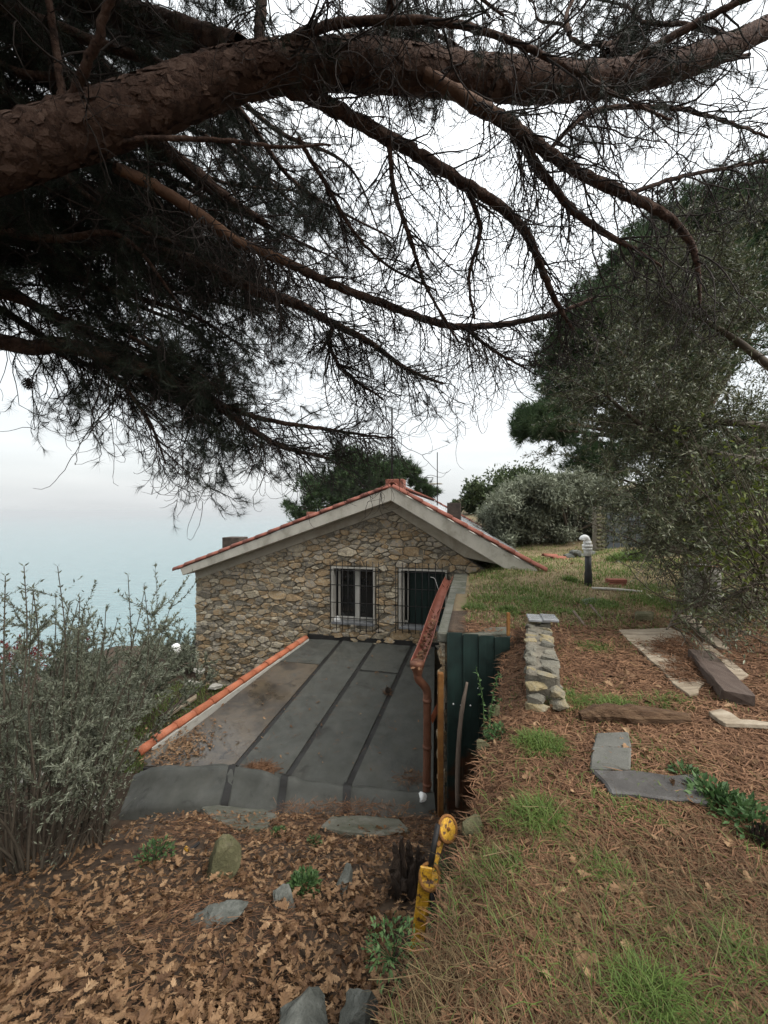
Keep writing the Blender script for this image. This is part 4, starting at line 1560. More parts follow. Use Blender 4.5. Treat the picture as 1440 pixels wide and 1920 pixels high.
slab_on('plywood_sheet', [(1160, 1187), (1256, 1183), (1330, 1215), (1404, 1274), (1375, 1290), (1330, 1275), (1310, 1300), (1292, 1312), (1262, 1290), (1240, 1262), (1205, 1230)], .025, MT['board'], 'pale weathered plywood sheet lying half under pine needles', 'board', .03, .004, jag=.25)
plank('timber_beam', gr(1312, 1247) + (0, 0, .03), gr(1384, 1326), .20, .10, MT['darkwood'], 'dark wet squared timber lying across the pale plywood', 'timber', .02, seed=3)
slab_on('broken_board', [(1328, 1350), (1352, 1345), (1388, 1366), (1445, 1372), (1450, 1378), (1360, 1374)], .03, MT['board'], 'broken pale board end poking out of the needles at the right', 'board', .05, .004, jag=.15)
plank('fallen_plank', gr(1285, 1168) + (0, 0, .08), gr(1356, 1222) + (0, 0, .02), .10, .03, MT['board'], 'narrow pale plank beyond the plywood sheet under olive twigs', 'plank', .0, seed=8)
o = put('split_log', tube_mesh('split_log', [gr(1088, 1356) + (0, 0, .05), gr(1130, 1353) + (0, 0, .06), gr(1200, 1357) + (0, 0, .06), gr(1290, 1358) + (0, 0, .04)], [.03, .062, .066, .035], MT['logwood'], 9, 5, .10, smooth=False))
tag(o, 'brown split log lying beside the green grass clump', 'log')
base_on(o)
slab_on('stone_block', [(1190, 1160), (1226, 1160), (1224, 1168), (1192, 1167)], .10, MT['moss_rock'], 'flat mossy stone block between the boards and the meadow', 'stone', .06, .02)
for i, (a, b_) in enumerate((((1086, 1146), (1099, 1176)), ((1120, 1147), (1130, 1162)))):
    q = gr(*b_)
    o = plank('broken_stake', q + (0, 0, .0), q + np.array([-.05, .22, .14]), .03, .012, MT['wood_grey'], ('longer grey stake leaning in the needles right of the stub wall', 'shorter grey stake leaning between the stub wall and the stone block')[i], 'stake', 0, seed=20 + i)

# vent pipe, bricks, white stick on the meadow
vb = gr(1103, 1098)
sc_ = vb[1] / FP


def vz(py):
    return (960 - py) * sc_


vent = thing('vent_pipe', 'white plastic vent pipe with a hooked top on a black stand pipe', 'vent pipe', vb)
put('stand_pipe', tube_mesh('stand_pipe', [vb + (0, 0, -.1), vb * (1, 1, 0) + (0, 0, vz(1075)), vb * (1, 1, 0) + (0, 0, vz(1070)), vb * (1, 1, 0) + (-.004, 0, vz(1040))], [.068, .066, .056, .056], MT['blackpipe'], 14, 1), vent)
q = vb * (1, 1, 0) + (-.03, 0, 0)
put('pipe_sleeve', tube_mesh('pipe_sleeve', [q + (.02, 0, vz(1042)), q + (0.01, 0, vz(1022))], [.066, .066], MT['pvc'], 14, 1), vent)
for z0, z1, rr_ in ((1031, 1027, .083), (1026, 1021, .088), (1020, 1015, .07)):
    put('pipe_collar', tube_mesh('pipe_collar', [q + (.012, 0, vz(z0)), q + (.012, 0, vz(z1))], [rr_, rr_], MT['pvc'], 14, 1), vent)
put('hooked_outlet', tube_mesh('hooked_outlet', [q + (.012, 0, vz(1021)), q + (.012, 0, vz(1014)), q + (-.02, 0, vz(1008.5)), q + (-.065, 0, vz(1009)), q + (-.085, 0, vz(1013))], [.055, .056, .056, .055, .054], MT['pvc'], 14, 5), vent)
bp_ = gr(1157, 1099)
for i, (dx, dz, lb) in enumerate(((-.0, .0, 'lower red brick of the pair lying in the grass right of the vent pipe'), (.012, .064, 'upper red brick of the pair lying in the grass right of the vent pipe'))):
    bm = bmesh.new()
    bm_box(bm, (0, 0, 0), (.33, .13, .06), .006)
    o = put('loose_brick', mesh_bm('loose_brick', bm, MT['brick']), None, M=place(bp_ + (dx, .05, .03 + dz), Matrix.Rotation(-.04 - .05 * i, 3, 'Z')))
    tag(o, lb, 'brick', 'two bricks lying in the grass')
a, b_ = gr(1110, 1106), gr(1204, 1112)
o = put('white_stick', tube_mesh('white_stick', [a + (0, 0, .03), (a + b_) / 2 + (0, 0, .035), b_ + (0, 0, .02)], [.022, .022, .02], MT['plaster'], 8, 4))
tag(o, 'pale thin rod lying in the grass in front of the two bricks', 'rod')
base_on(o)
slab_on('flat_stone', [(1090, 1128), (1112, 1124), (1120, 1130), (1098, 1137)], .04, MT['grey_rock'], 'pale flat stone in the grass below the vent pipe', 'stone', .02, .01)

# white drum under the olive
db = gr(1338, 1146)
drum = thing('white_drum', 'rust streaked white drum standing under the olive branches', 'drum', db)
put('drum_body', tube_mesh('drum_body', [db + (0, .2, 0), db + (0, .2, .02), db + (0, .2, .2), db + (0, .2, .21), db + (0, .2, .42), db + (0, .2, .43), db + (0, .2, .62), db + (0, .2, .64)], [.215, .22, .215, .222, .215, .222, .215, .22], MT['drum'], 20, 1), drum)
put('drum_rim', tube_mesh('drum_rim', [db + (.22 * math.cos(a), .2 + .22 * math.sin(a), .645) for a in np.linspace(0, 2 * PI, 21)], [.012] * 21, MT['rust'], 6, 1, cap=False), drum)

# gate and pillar at the back
gY = 11.6
g0, g1 = at(1136, 1040, gY), at(1215, 1042, gY)
gate = thing('metal_gate', 'dark slate blue gate of upright ribbed boards behind the olive', 'gate', (g0 + g1) / 2)
n = 10
for i in range(n):
    x0_ = g0[0] + (g1[0] + .9 - g0[0]) * i / n
    bm = bmesh.new()
    bm_box(bm, (0, 0, 0), ((g1[0] + .9 - g0[0]) / n - .02, .03, 1.25), .006)
    put('gate_board', mesh_bm('gate_board', bm, MT['gate']), gate, (x0_ + .12, gY, g0[2] + .62))
for dz in (.12, 1.05):
    bm = bmesh.new()
    bm_box(bm, (0, 0, 0), (g1[0] + .9 - g0[0], .03, .05), .004)
    put('gate_rail', mesh_bm('gate_rail', bm, MT['gate']), gate, ((g0[0] + g1[0] + .9) / 2, gY - .032, g0[2] + dz))
bm = bmesh.new()
bm_box(bm, (0, 0, 0), (.07, .07, 1.5), .006)
put('gate_post', mesh_bm('gate_post', bm, MT['iron']), gate, (g0[0] - .05, gY - .02, g0[2] + .7))
pl_ = thing('stone_pillar', 'weathered stone gate pillar left of the slate blue gate', 'pillar', at(1122, 1040, gY))
c = at(1122, 1040, gY)
bm = bmesh.new()
bm_box(bm, (0, 0, 0), (.22, .3, 1.5), .01)
put('pillar_core', mesh_bm('pillar_core', bm, MT['mortar']), pl_, c + (0, 0, .7))
r = random.Random(8)
for i in range(12):
    for s in (-1, 1):
        bm = rock((.085, .06, .055), 500 + i * 2 + s, sub=1)
        put('stone', mesh_bm('stone', bm, MT['moss_rock']), pl_, c + (s * .07, -.14, .05 + i * .115))

# low stones and red tiles beside the far eave
tk = thing('fallen_tile_row', 'short row of red tiles lying on low grey stones past the far eave', 'tile row', at(1035, 1056, 11.0))
for i in range(3):
    R = rot_frame((1, .15, -.12), Zr)
    M = R.to_4x4()
    M.translation = Vector(at(1018 + i * 16, 1043 + i * 4, 10.4))
    put('tile', tile_me, tk, M=M)
for i in range(7):
    bm = rock((.16, .14, .11), 540 + i, sub=2)
    c = at(1060 + i * 9, 1052 - (i % 3) * 7, 10.6)
    o = put('garden_stone', mesh_bm('garden_stone', bm, MT['grey_rock']), None, c)
    tag(o, f'grey rubble stone behind the vent pipe, {("first", "second", "third", "fourth", "fifth", "sixth", "last")[i]} of the row from the far eave', 'stone', 'grey rubble heaped behind the vent pipe')

# ================================================================== THINGS ON THE LEFT SLOPE


def boulder(name, px, py, size, seed, mt, label, cat='rock', sink=.3, rot=(0, 0, 0), sub=3, ground=gl_, sharp=.6, taper=0.0):
    c = ground(px, py)
    bm = rock(size, seed, sub=sub, sharp=sharp, taper=taper)
    o = put(name, mesh_bm(name, bm, mt), None, M=place(c + (0, 0, size[2] * (1 - 2 * sink)), Matrix.Rotation(rot[2], 3, 'Z') @ Matrix.Rotation(rot[0], 3, 'X') @ Matrix.Rotation(rot[1], 3, 'Y')))
    return tag(o, label, cat)


boulder('boulder', 424, 1640, (.16, .13, .19), 41, MT['moss_rock'], 'pointed mossy boulder standing in the dead leaves below the felt roof', 'boulder', .2, (0, .12, .5), taper=.42)
boulder('flat_rock', 405, 1728, (.20, .075, .055), 42, MT['grey_rock'], 'long flat grey rock lying in the leaf litter', 'rock', .3, (.2, -.18, .28))
boulder('flat_rock', 530, 1695, (.075, .09, .04), 43, MT['grey_rock'], 'small pale grey rock half covered by leaves below the round green plant', 'rock', .25, (.5, .2, .5))
boulder('flat_rock', 643, 1668, (.055, .12, .05), 44, MT['grey_rock'], 'narrow grey rock with a split, right of the round green plant', 'rock', .25, (.55, .0, -.15))
boulder('boulder', 562, 1950, (.115, .10, .085), 45, MT['grey_rock'], 'rounded grey boulder at the bottom edge, left of its neighbour', 'boulder', .25, (.2, .1, .1))
boulder('boulder', 668, 1945, (.07, .10, .09), 46, MT['grey_rock'], 'angular dark grey boulder at the bottom edge by the grassy bank', 'boulder', .25, (.2, -.25, -.3))
for i, (px, py, s, lb) in enumerate(((886, 1552, .055, 'pale stone bedded in the bank right of the yellow prop top'), (905, 1400, .05, 'pale stone bedded in the bank beside the small leafy plant'), (850, 1590, .03, 'small white stone in the bank by the yellow prop'), (925, 1330, .05, 'pale stone at the bank edge beside the green sheet'))):
    Y = (1.95, 2.65, 2.2, 3.1)[i]
    bm = rock((s, s * .8, s * 1.1), 610 + i)
    o = put('bank_stone', mesh_bm('bank_stone', bm, MT['moss_rock']), None, at(px, py, Y))
    tag(o, lb, 'stone')

# stones bedded in the face of the bank
r = random.Random(90)
for i in range(64):
    y = r.uniform(1.3, 4.25)
    f = r.uniform(.25, .85)
    dep = .55 + .62 * y
    s = r.uniform(.05, .11)
    bm = rock((s * .7, s * 1.2, s * .7), 900 + i, flat=.85)
    put('stone', mesh_bm('stone', bm, MT['moss_rock'] if i % 3 else MT['stone']), terrace, M=place((float(edge_x(y)) - .42 * f - .01, y, -1.55 - dep * f ** .75), Matrix.Rotation(r.uniform(-.4, .4), 3, 'Z')))

# rusty yellow prop leaning at the foot of the bank
Pb, Pm, Pt = at(780, 1768, 1.85), at(803, 1640, 1.93), at(838, 1548, 2.04)
prop = thing('yellow_prop', 'rusty yellow steel prop with round flanges leaning by the bank', 'steel prop', Pb)


def flat_bar(name, a, b, w, th, face, parent, mt, bev=.003):
    a, b = np.asarray(a, float), np.asarray(b, float)
    R = rot_frame(b - a, face)
    bm = bmesh.new()
    bm_box(bm, (0, 0, 0), (float(np.linalg.norm(b - a)), w, th), bev)
    return put(name, mesh_bm(name, bm, mt), parent, M=place((a + b) / 2, R))


flat_bar('lower_leg', Pb + (0, 0, -.05), Pm + (-.01, -.012, .05), .062, .012, (0, -1, .15), prop, MT['yellow'])
flat_bar('side_flange', Pb + (.055, .03, .10), Pm + (.035, .03, 0), .05, .012, (.7, -.8, .1), prop, MT['yellow'])
flat_bar('upper_arm', Pm + (.02, .02, .02), Pt + (-.02, .0, .0), .05, .012, (0, -1, .3), prop, MT['yellow'])
put('screw_rod', tube_mesh('screw_rod', [Pm + (.02, -.03, -.22), Pm + (.02, -.03, -.04)], [.016, .018], MT['iron'], 8, 1), prop)
put('screw_rod', tube_mesh('screw_rod', [Pm + (.005, -.0, .01), Pm + (.055, .05, .21)], [.016, .013], MT['iron'], 8, 1), prop)


def disc(name, c, n, r_, th, parent, mt):
    n = norm(np.asarray(n, float))
    d = put(name, tube_mesh(name, [c - n * th, c - n * th * .6, c + n * th * .6, c + n * th], [r_ * .93, r_, r_, r_ * .93], mt, 22, 1, smooth=False), parent)
    return d


d1 = disc('round_flange', Pt + (.0, -.02, .0), (.45, -.75, .5), .052, .007, prop, MT['yellow'])
put('hub', tube_mesh('hub', [Pt + (.0, -.02, .0), Pt + (.006, -.033, .008)], [.009, .008], MT['rust'], 8, 1), d1)
put('rim', tube_mesh('rim', [Pt + (0, -.025, .003) + .055 * (math.cos(a) * norm(np.array([.75, .45, 0.])) + math.sin(a) * norm(np.cross(norm(np.array([.75, .45, 0.])), (.45, -.75, .5)))) for a in np.linspace(0, 2 * PI, 23)], [.008] * 23, MT['rust'], 6, 1, cap=False), d1)
d2 = disc('round_flange', Pm + (.005, -.012, .0), (.1, -.8, .6),   .050, .010, prop, MT['yellow'])
put('rim', tube_mesh('rim', [Pm + (.005, -.02, 0.008) + .050 * (math.cos(a) * norm(np.array([.8, .1, 0.])) + math.sin(a) * norm(np.cross(norm(np.array([.8, .1, 0.])), (.1, -.8, .6)))) for a in np.linspace(0, 2 * PI, 23)], [.008] * 23, MT['rust'], 6, 1, cap=False), d2)
put('bolt', tube_mesh('bolt', [Pm + (.070, .06, .12), Pm + (.05, .02, .13)], [.010, .010], MT['rust'], 6, 1), prop)

# rotten stump
sc0 = gl_(768, 1690)
stump = thing('rotten_stump', 'dark rotten split stump in the corner left of the yellow prop', 'stump', sc0)
r = random.Random(17)
for i in range(9):
    a = i / 9 * 2 * PI
    h = r.uniform(.10, .30)
    bx_, by_ = .09 * math.cos(a), .08 * math.sin(a)
    put('stump_shard', tube_mesh('stump_shard', [sc0 + (bx_, by_ + .1, -.1), sc0 + (bx_ * 1.05, by_ + .1, h * .5), sc0 + (bx_ * .9 + r.uniform(-.03, .03), by_ + .1, h)], [r.uniform(.03, .05), r.uniform(.025, .04), r.uniform(.004, .015)], MT['stump'], 7, 4, .3, smooth=False), stump)
put('stump_shard', tube_mesh('stump_shard', [sc0 + (-.05, .02, -.02), sc0 + (-.085, .0, .09), sc0 + (-.125, -.01, .19)], [.03, .02, .008], MT['stump'], 7, 4, .15, smooth=False), stump)

# yellow cartridge
c = gl_(353, 1597)
cart = thing('yellow_tube', 'small tube with a bright yellow end lying in the leaves', 'tube', c)
put('yellow_cap', tube_mesh('yellow_cap', [c + (-.028, 0, .035), c + (.008, -.01, .022)], [.016, .016], MT['yellow'], 10, 1), cart)
put('dark_body', tube_mesh('dark_body', [c + (.009, -.01, .022), c + (.04, .02, .02), c + (.075, .05, .04)], [.013, .013, .011], MT['iron'], 10, 3), cart)

# lower garden at the left of the annex: timber edging, pale stones
yd = [at(300, 1338, 8.3), at(364, 1298, 9.3)]
o = put('edging_timber', tube_mesh('edging_timber', [yd[0] + (0, 0, -.1), yd[1] + (0, 0, -.02)], [.05, .05], MT['darkwood'], 8, 1))
tag(o, 'dark timber edging the lower lawn at the house corner', 'timber')
base_on(o)
o = put('edging_plank', mesh_prism('edging_plank', [at(305, 1342, 8.2), at(368, 1301, 9.2), at(368, 1308, 9.1), at(306, 1348, 8.1)], (0, .03, -.05), MT['board']))
tag(o, 'pale plank lying along the dark timber at the lower lawn', 'plank')
base_on(o)
for i, (px, py, Y) in enumerate(((372, 1258, 9.9), (358, 1281, 9.6), (405, 1287, 9.6), (30, 1470, 5.0), (60, 1452, 5.0), (170, 1440, 5.2), (150, 1480, 4.6), (185, 1500, 4.4))):
    bm = rock((.19, .12, .05) if i < 3 else (.16, .12, .06), 700 + i, sub=2)
    o = put('pale_stone', mesh_bm('pale_stone', bm, MT['plaster']), None, at(px, py, Y))
    tag(o, ('pale flat stone against the wall foot, highest of the three at the house corner', 'pale flat stone beside the end of the edging plank at the house corner', 'pale flat stone closest to the orange edge tiles at the house corner',
            'whitish stone behind the shrub stems at the very left edge', 'whitish stone beside the one at the left edge, behind the stems', 'whitish stone glimpsed high behind the middle of the left shrub', 'whitish stone behind the inner stems of the left shrub, middle of three', 'whitish stone closest to the felt roof corner behind the left shrub')[i], 'stone', 'pale stones at the house corner' if i < 3 else 'whitish stones under the left shrub')
# wires from the lamp corner
for i, (a, b_) in enumerate((((300, 1248), (372, 1241)), ((306, 1242), (372, 1252)))):
    o = put('clothes_line', tube_mesh('clothes_line', [at(*a, 9.0), at((a[0] + b_[0]) / 2, (a[1] + b_[1]) / 2 + 1, 9.4), at(*b_, 9.8)], [.012] * 3, MT['wood_grey'], 5, 3))
    tag(o, ('upper', 'lower')[i] + ' of two thin rails crossing below the globe lamp', 'rail')
    base_on(o)

# ================================================================== TREES BEHIND


def leafy_tree(name, label, cat, base, trunk_top, blobs, mt, kind='leaf', n=200, size=(.16, .05), barkm='bark', group=None, limbs=8, tr=.22, twigs=True):
    """trunk, limbs to each clump and a crown of small leaf faces; blobs = (centre, radii, weight)"""
    t = thing(name, label, cat, base, group)
    base, trunk_top = np.asarray(base, float), np.asarray(trunk_top, float)
    put('trunk', tube_mesh('trunk', [base + (0, 0, -.2), base * .6 + trunk_top * .4 + rng.normal(size=3) * .12, trunk_top], [tr, tr * .75, tr * .5], MT[barkm], 9, 5, .06), t)
    acc = Acc()
    accl = Acc()
    for (c, rad, wt_) in blobs:
        c, rad = np.asarray(c, float), np.asarray(rad, float)
        mid = trunk_top * .55 + c * .45 + rng.normal(size=3) * .25
        A = smooth_path(np.array([[*trunk_top, tr * .42], [*mid, tr * .26], [*c, tr * .12]]), 5)
        V, Q = tube_arrays(A[None, :, :3], A[None, :, 3], 6, .05)
        accl.add(V, Q)
        K = int(n * wt_)
        # boughs end in small clumps spread unevenly in the blob
        m = max(10, K // 22)
        g = norm(rng.normal(size=(m, 3))) * (rng.random((m, 1)) ** .45) * rng.uniform(.75, 1.3, (m, 1))
        cc = c + g * rad
        T = max(4, m // 3)
        sub = cc[rng.choice(m, T, replace=False)]
        P = grow(np.repeat(c[None], T, 0), sub - c, np.linalg.norm(sub - c, axis=1), 5, .12)
        V, Q = tube_arrays(P, np.linspace(.045, .012, 5)[None].repeat(T, 0) * tr * 4, 4)
        accl.add(V, Q)
        pick = rng.integers(0, m, K)
        sp = rad.mean() * .17
        out = norm(cc - c + (0, 0, .35 * rad[2]))
        if kind == 'pine':
            pos = cc[pick] + rng.normal(size=(K, 3)) * sp * (1, 1, .7)
            ax = norm(out[pick] + rng.normal(size=(K, 3)) * .6 + (0, 0, .4))
            V, F, tt = needles(pos, ax, 9, size[0], size[1], .8)
        else:
            pos = cc[pick] + rng.normal(size=(K, 3)) * sp
            D = norm(out[pick] * .6 + rng.normal(size=(K, 3)) * .8)
            V, F, tt = leaves(pos, D, size[0], size[1], simple=True)
        acc.add(V, F, np.clip(tt, 0, 1))
    put('limbs', accl.mesh('limbs', MT[barkm], True), t)
    put('crown', acc.mesh('crown', MT[mt]), t, kind='stuff')
    return t


def blob_px(px, py, Y, rpx, w=1.0, ry=None, flat=.75, dy=0.0):
    r_ = rpx / FP * Y
    return (at(px, py, Y) + (0, dy, 0), (r_, (ry or r_), r_ * flat), w)


# pine behind the house
Y = 25
leafy_tree('pine_tree', 'dark green pine rising behind the left half of the roof', 'pine tree', at(650, 1100, Y), at(660, 950, Y),
           [blob_px(560, 955, Y, 38, .5), blob_px(610, 920, Y, 48, 1), blob_px(670, 905, Y, 58, 1.3), blob_px(715, 880, Y, 50, 1.2), blob_px(665, 870, Y, 40, .8),
            blob_px(755, 880, Y, 24, .4), blob_px(640, 960, Y, 50, .8), blob_px(700, 945, Y, 45, .8)], 'pine_bg', 'pine', 900, (.42, .045), tr=.3)
leafy_tree('pine_tree', 'small pine with upright candles right of the roof antenna', 'pine tree', at(795, 1050, 26), at(795, 930, 26),
           [blob_px(780, 900, 26, 16, .25, flat=1.3), blob_px(797, 915, 26, 20, .3), blob_px(808, 922, 26, 12, .15)], 'pine_bg', 'pine', 900, (.40, .045), tr=.15)
# rounded oaks far right of the roof
Y = 30
leafy_tree('round_oak', 'rounded dark evergreen, taller and right of its smaller twin, beyond the far eave', 'tree', at(960, 1040, Y), at(960, 950, Y),
           [blob_px(955, 925, Y, 48, 1.4, flat=.9), blob_px(1000, 915, Y, 42, 1.1), blob_px(925, 945, Y, 38, 1), blob_px(985, 950, Y, 45, 1), blob_px(1035, 940, Y, 40, .8)], 'cypress', 'leaf', 4200, (.34, .15), tr=.3)
leafy_tree('round_oak', 'small rounded dark evergreen just right of the far roof chimney', 'tree', at(897, 1030, Y), at(895, 965, Y),
           [blob_px(893, 925, Y, 22, .5, flat=1.1), blob_px(888, 945, Y, 20, .4), blob_px(908, 948, Y, 24, .5), blob_px(854, 948, Y, 9, .12)], 'cypress', 'leaf', 4200, (.32, .14), tr=.2)
# olives
OG = 'olive trees beyond the meadow'
Y = 14.5
leafy_tree('olive_tree', 'silver green olive with twisted trunks closest to the far eave', 'olive tree', at(1000, 1042, Y), at(975, 1005, Y),
           [blob_px(a, b_, Y + rng.uniform(-.8, .8), c_, c_ / 42, .9) for a, b_, c_ in ((918, 968, 20), (940, 945, 25), (930, 992, 20), (962, 925, 24), (992, 916, 25), (970, 958, 28), (1010, 938, 28), (1000, 970, 28), (955, 990, 24), (985, 1000, 22), (1022, 990, 22), (945, 1010, 13), (1015, 908, 16))], 'olive', 'leaf', 5200, (.16, .045), 'shrubstem', OG, tr=.16)
Y = 14
leafy_tree('olive_tree', 'silver green olive behind the white vent pipe', 'olive tree', at(1060, 1040, Y), at(1065, 1000, Y),
           [blob_px(a, b_, Y + rng.uniform(-.8, .8), c_, c_ / 42, .9) for a, b_, c_ in ((1040, 930, 25), (1068, 905, 25), (1058, 955, 28), (1090, 935, 30), (1035, 975, 22), (1080, 985, 25), (1110, 965, 28), (1120, 915, 30), (1140, 950, 30), (1105, 1000, 20), (1050, 1000, 16))], 'olive', 'leaf', 5200, (.16, .045), 'shrubstem', OG, tr=.15)
# extra trunks of the olives
for (a, b_, c_) in (((1015, 1045), (1030, 1022), (1045, 1000)), ((1072, 1042), (1085, 1018), (1080, 990)), ((985, 1046), (1000, 1030), (1018, 1005))):
    tr_ = [o for o in bpy.data.objects if o.name.startswith('olive_tree')][0]
    put('trunk', tube_mesh('trunk', [at(*a, 14.2), at(*b_, 14.3), at(*c_, 14.4)], [.13, .10, .07], MT['shrubstem'], 8, 5, .08), tr_)

# tall pine on the right
Y = 17
bl = [(1010, 785, 40, .8), (1050, 770, 45, 1), (985, 800, 28, .5), (1040, 815, 36, .5), (1075, 720, 55, 1.2), (1060, 660, 60, 1.3), (1110, 600, 60, 1.4), (1150, 545, 62, 1.3), (1205, 500, 62, 1.2), (1250, 440, 62, 1.2),
      (1310, 430, 66, 1.1), (1380, 400, 66, 1.2), (1430, 370, 60, 1), (1180, 620, 70, 1), (1270, 540, 80, 1), (1360, 520, 80, 1), (1140, 690, 70, 1), (1230, 690, 80, .8), (1330, 640, 90, .8), (1440, 560, 90, .8), (1120, 860, 55, .8), (1200, 800, 70, .6), (1440, 450, 70, .8)]
leafy_tree('pine_tree', 'tall broad pine filling the right side behind the olive branches', 'pine tree', at(1330, 1060, Y), at(1290, 830, Y),
           [blob_px(a, b_, Y + rng.uniform(-1.5, 1.5), c_, d, flat=.8) for a, b_, c_, d in bl], 'pine_bg', 'pine', 1500, (.36, .03), tr=.42)

# hedge wall far right so that no bare horizon shows
Y = 19
leafy_tree('evergreen_oak', 'dark evergreen oak closing the view behind the gate', 'tree', at(1240, 1060, Y), at(1240, 1000, Y),
           [blob_px(1160, 990, Y, 55, 1.0), blob_px(1220, 960, Y, 70, 1.2), blob_px(1290, 930, Y, 80, 1.3), blob_px(1380, 960, Y, 90, 1.4), blob_px(1460, 900, Y, 100, 1.3), blob_px(1330, 1000, Y, 60, 1), blob_px(1100, 1010, Y + 3, 45, .7), blob_px(1420, 830, Y, 80, 1), blob_px(1310, 860, Y, 70, 1)], 'cypress', 'leaf', 4200, (.26, .10), tr=.3)

# ================================================================== THE NEAR OLIVE ON THE RIGHT
nb = np.array([7.6, 6.6, -1.1])
no_ = thing('near_olive_tree', 'dark olive whose leafy branches hang over the right of the terrace', 'olive tree', nb)
put('trunk', tube_mesh('trunk', [nb + (0, 0, -.2), nb + (-.1, 0, .9), nb + (-.3, -.1, 2.0), nb + (-.5, 0, 3.4)], [.2, .16, .13, .08], MT['shrubstem'], 10, 5, .06), no_)
brs = [[(1450, 872, 5.6, 26), (1360, 855, 5.4, 20), (1270, 830, 5.2, 14), (1200, 800, 5.1, 9), (1130, 735, 5.0, 5)],
       [(1450, 800, 5.2, 16), (1330, 800, 5.2, 12), (1250, 780, 5.3, 8), (1190, 710, 5.4, 5)],
       [(1460, 700, 5.5, 16), (1350, 640, 5.4, 10), (1270, 590, 5.4, 6), (1230, 560, 5.4, 4)],
       [(1460, 980, 5.6, 16), (1360, 960, 5.4, 10), (1260, 930, 5.2, 7), (1170, 900, 5.2, 4)],
       [(1450, 1010, 5.2, 12), (1350, 1035, 4.9, 8), (1260, 1030, 4.7, 5), (1200, 1020, 4.6, 3)],
       [(1460, 1060, 5.0, 12), (1380, 1110, 4.6, 8), (1300, 1150, 4.3, 5), (1250, 1180, 4.1, 3)],
       [(1460, 560, 5.8, 14), (1380, 500, 5.8, 8), (1300, 480, 5.8, 4)],
       [(1460, 890, 6.6, 14), (1330, 760, 6.6, 9), (1250, 690, 6.5, 5), (1190, 640, 6.5, 3)],
       [(1460, 1040, 6.4, 14), (1340, 1000, 6.4, 9), (1230, 985, 6.2, 5)],
       [(1460, 1100, 5.8, 10), (1400, 1130, 5.4, 7), (1350, 1170, 5.2, 4)]]
TW, TL_ = [], []
for b_ in brs:
    A = np.array([[*at(x, y, Yb), w_ / FP * Yb / 2] for x, y, Yb, w_ in b_])
    A[1:-1, :3] += rng.normal(size=(len(A) - 2, 3)) * (.05, .15, .05)
    A = smooth_path(A, 7)
    V, Q = tube_arrays(A[None, :, :3], A[None, :, 3], 8, .05)
    ac = Acc()
    ac.add(V, Q)
    put('branch', ac.mesh('branch', MT['shrubstem'], True), no_)
    T = 52
    idx = rng.integers(3, len(A), T)
    tan = norm(np.gradient(A[:, :3], axis=0))[idx]
    D = norm(tan * .6 + norm(rng.normal(size=(T, 3))) * (1, 1.2, 1) + (-.15, 0, -.05))
    TW.append(grow(A[idx, :3], D, rng.uniform(.5, 1.25, T), 9, .16, droop=.02))
TW = np.concatenate(TW)
TW = TW[TW[:, 8, 2] > -.3 - .86 * (TW[:, 8, 0] * 5 / TW[:, 8, 1] - 2.6)]
acc = Acc()
V, Q = tube_arrays(TW, np.linspace(.0085, .003, 9)[None].repeat(len(TW), 0), 4)
acc.add(V, Q)
T2 = 5200
i1, i2 = rng.integers(0, len(TW), T2), rng.integers(2, 9, T2)
D = norm(norm(TW[i1, np.minimum(i2, 8)] - TW[i1, np.maximum(i2 - 1, 0)]) * .6 + norm(rng.normal(size=(T2, 3))) + (0, 0, -.1))
SP = grow(TW[i1, i2], D, rng.uniform(.16, .42, T2), 7, .15, droop=.05)
SP = SP[SP[:, 6, 2] > -.3 - .86 * (SP[:, 6, 0] * 5 / SP[:, 6, 1] - 2.6)]
V, Q = tube_arrays(SP, np.linspace(.0036, .0018, 7)[None].repeat(len(SP), 0), 3)
acc.add(V, Q)
put('twigs', acc.mesh('twigs', MT['shrubstem'], True), no_, kind='stuff')
def leaf_side(p):
    return (p[..., 2] > -.16 - .86 * (p[..., 0] * 5 / p[..., 1] - 2.62)) & ((p[..., 2] > -.5) | (rng.random(p.shape[:-1]) < .3))


pos, dirs = [], []
for s in range(7):
    for q in range(4):
        keep = (rng.random(len(SP)) < .80) & leaf_side(SP[:, s])
        d0 = norm(SP[:, min(s + 1, 6)] - SP[:, max(s - 1, 0)])
        pos.append(SP[keep, s] + rng.normal(size=(keep.sum(), 3)) * .012)
        dirs.append(norm(d0[keep] * .7 + norm(rng.normal(size=(keep.sum(), 3)))))
pos, dirs = np.concatenate(pos), np.concatenate(dirs)
V, F, t = leaves(pos, dirs, .062, .015, simple=False)
put('leaves', mesh_np('leaves', V, F, MT['oliveleaf'], tint=t ** 1.3), no_, kind='stuff')

# yellow green laurel at the right edge
lb = at(1470, 1240, 3.9)
lau = thing('laurel_bush', 'yellow green broad leaved bush at the right edge within the olive twigs', 'bush', lb * (1, 1, 0) + (0, 0, -1.4))
T = 46
st0 = at(1470, 1120, 4.1) + rng.normal(size=(T, 3)) * (.15, .2, .15)
tgt = np.array([at(rng.uniform(1290, 1460), rng.uniform(775, 1040), rng.uniform(3.7, 4.6)) for _ in range(T)])
P = grow(st0, tgt - st0, np.linalg.norm(tgt - st0, axis=1), 9, .07)
V, Q = tube_arrays(P, np.linspace(.009, .003, 9)[None].repeat(T, 0), 4)
put('stems', mesh_np('stems', V, Q, MT['shrubstem'], True), lau, kind='stuff')
K = 800
i1, i2 = rng.integers(0, T, K), rng.integers(4, 9, K)
pos = P[i1, i2] + rng.normal(size=(K, 3)) * .07
V, F, t = leaves(pos, norm(rng.normal(size=(K, 3)) + (-.1, -.2, .15)), .085, .032)
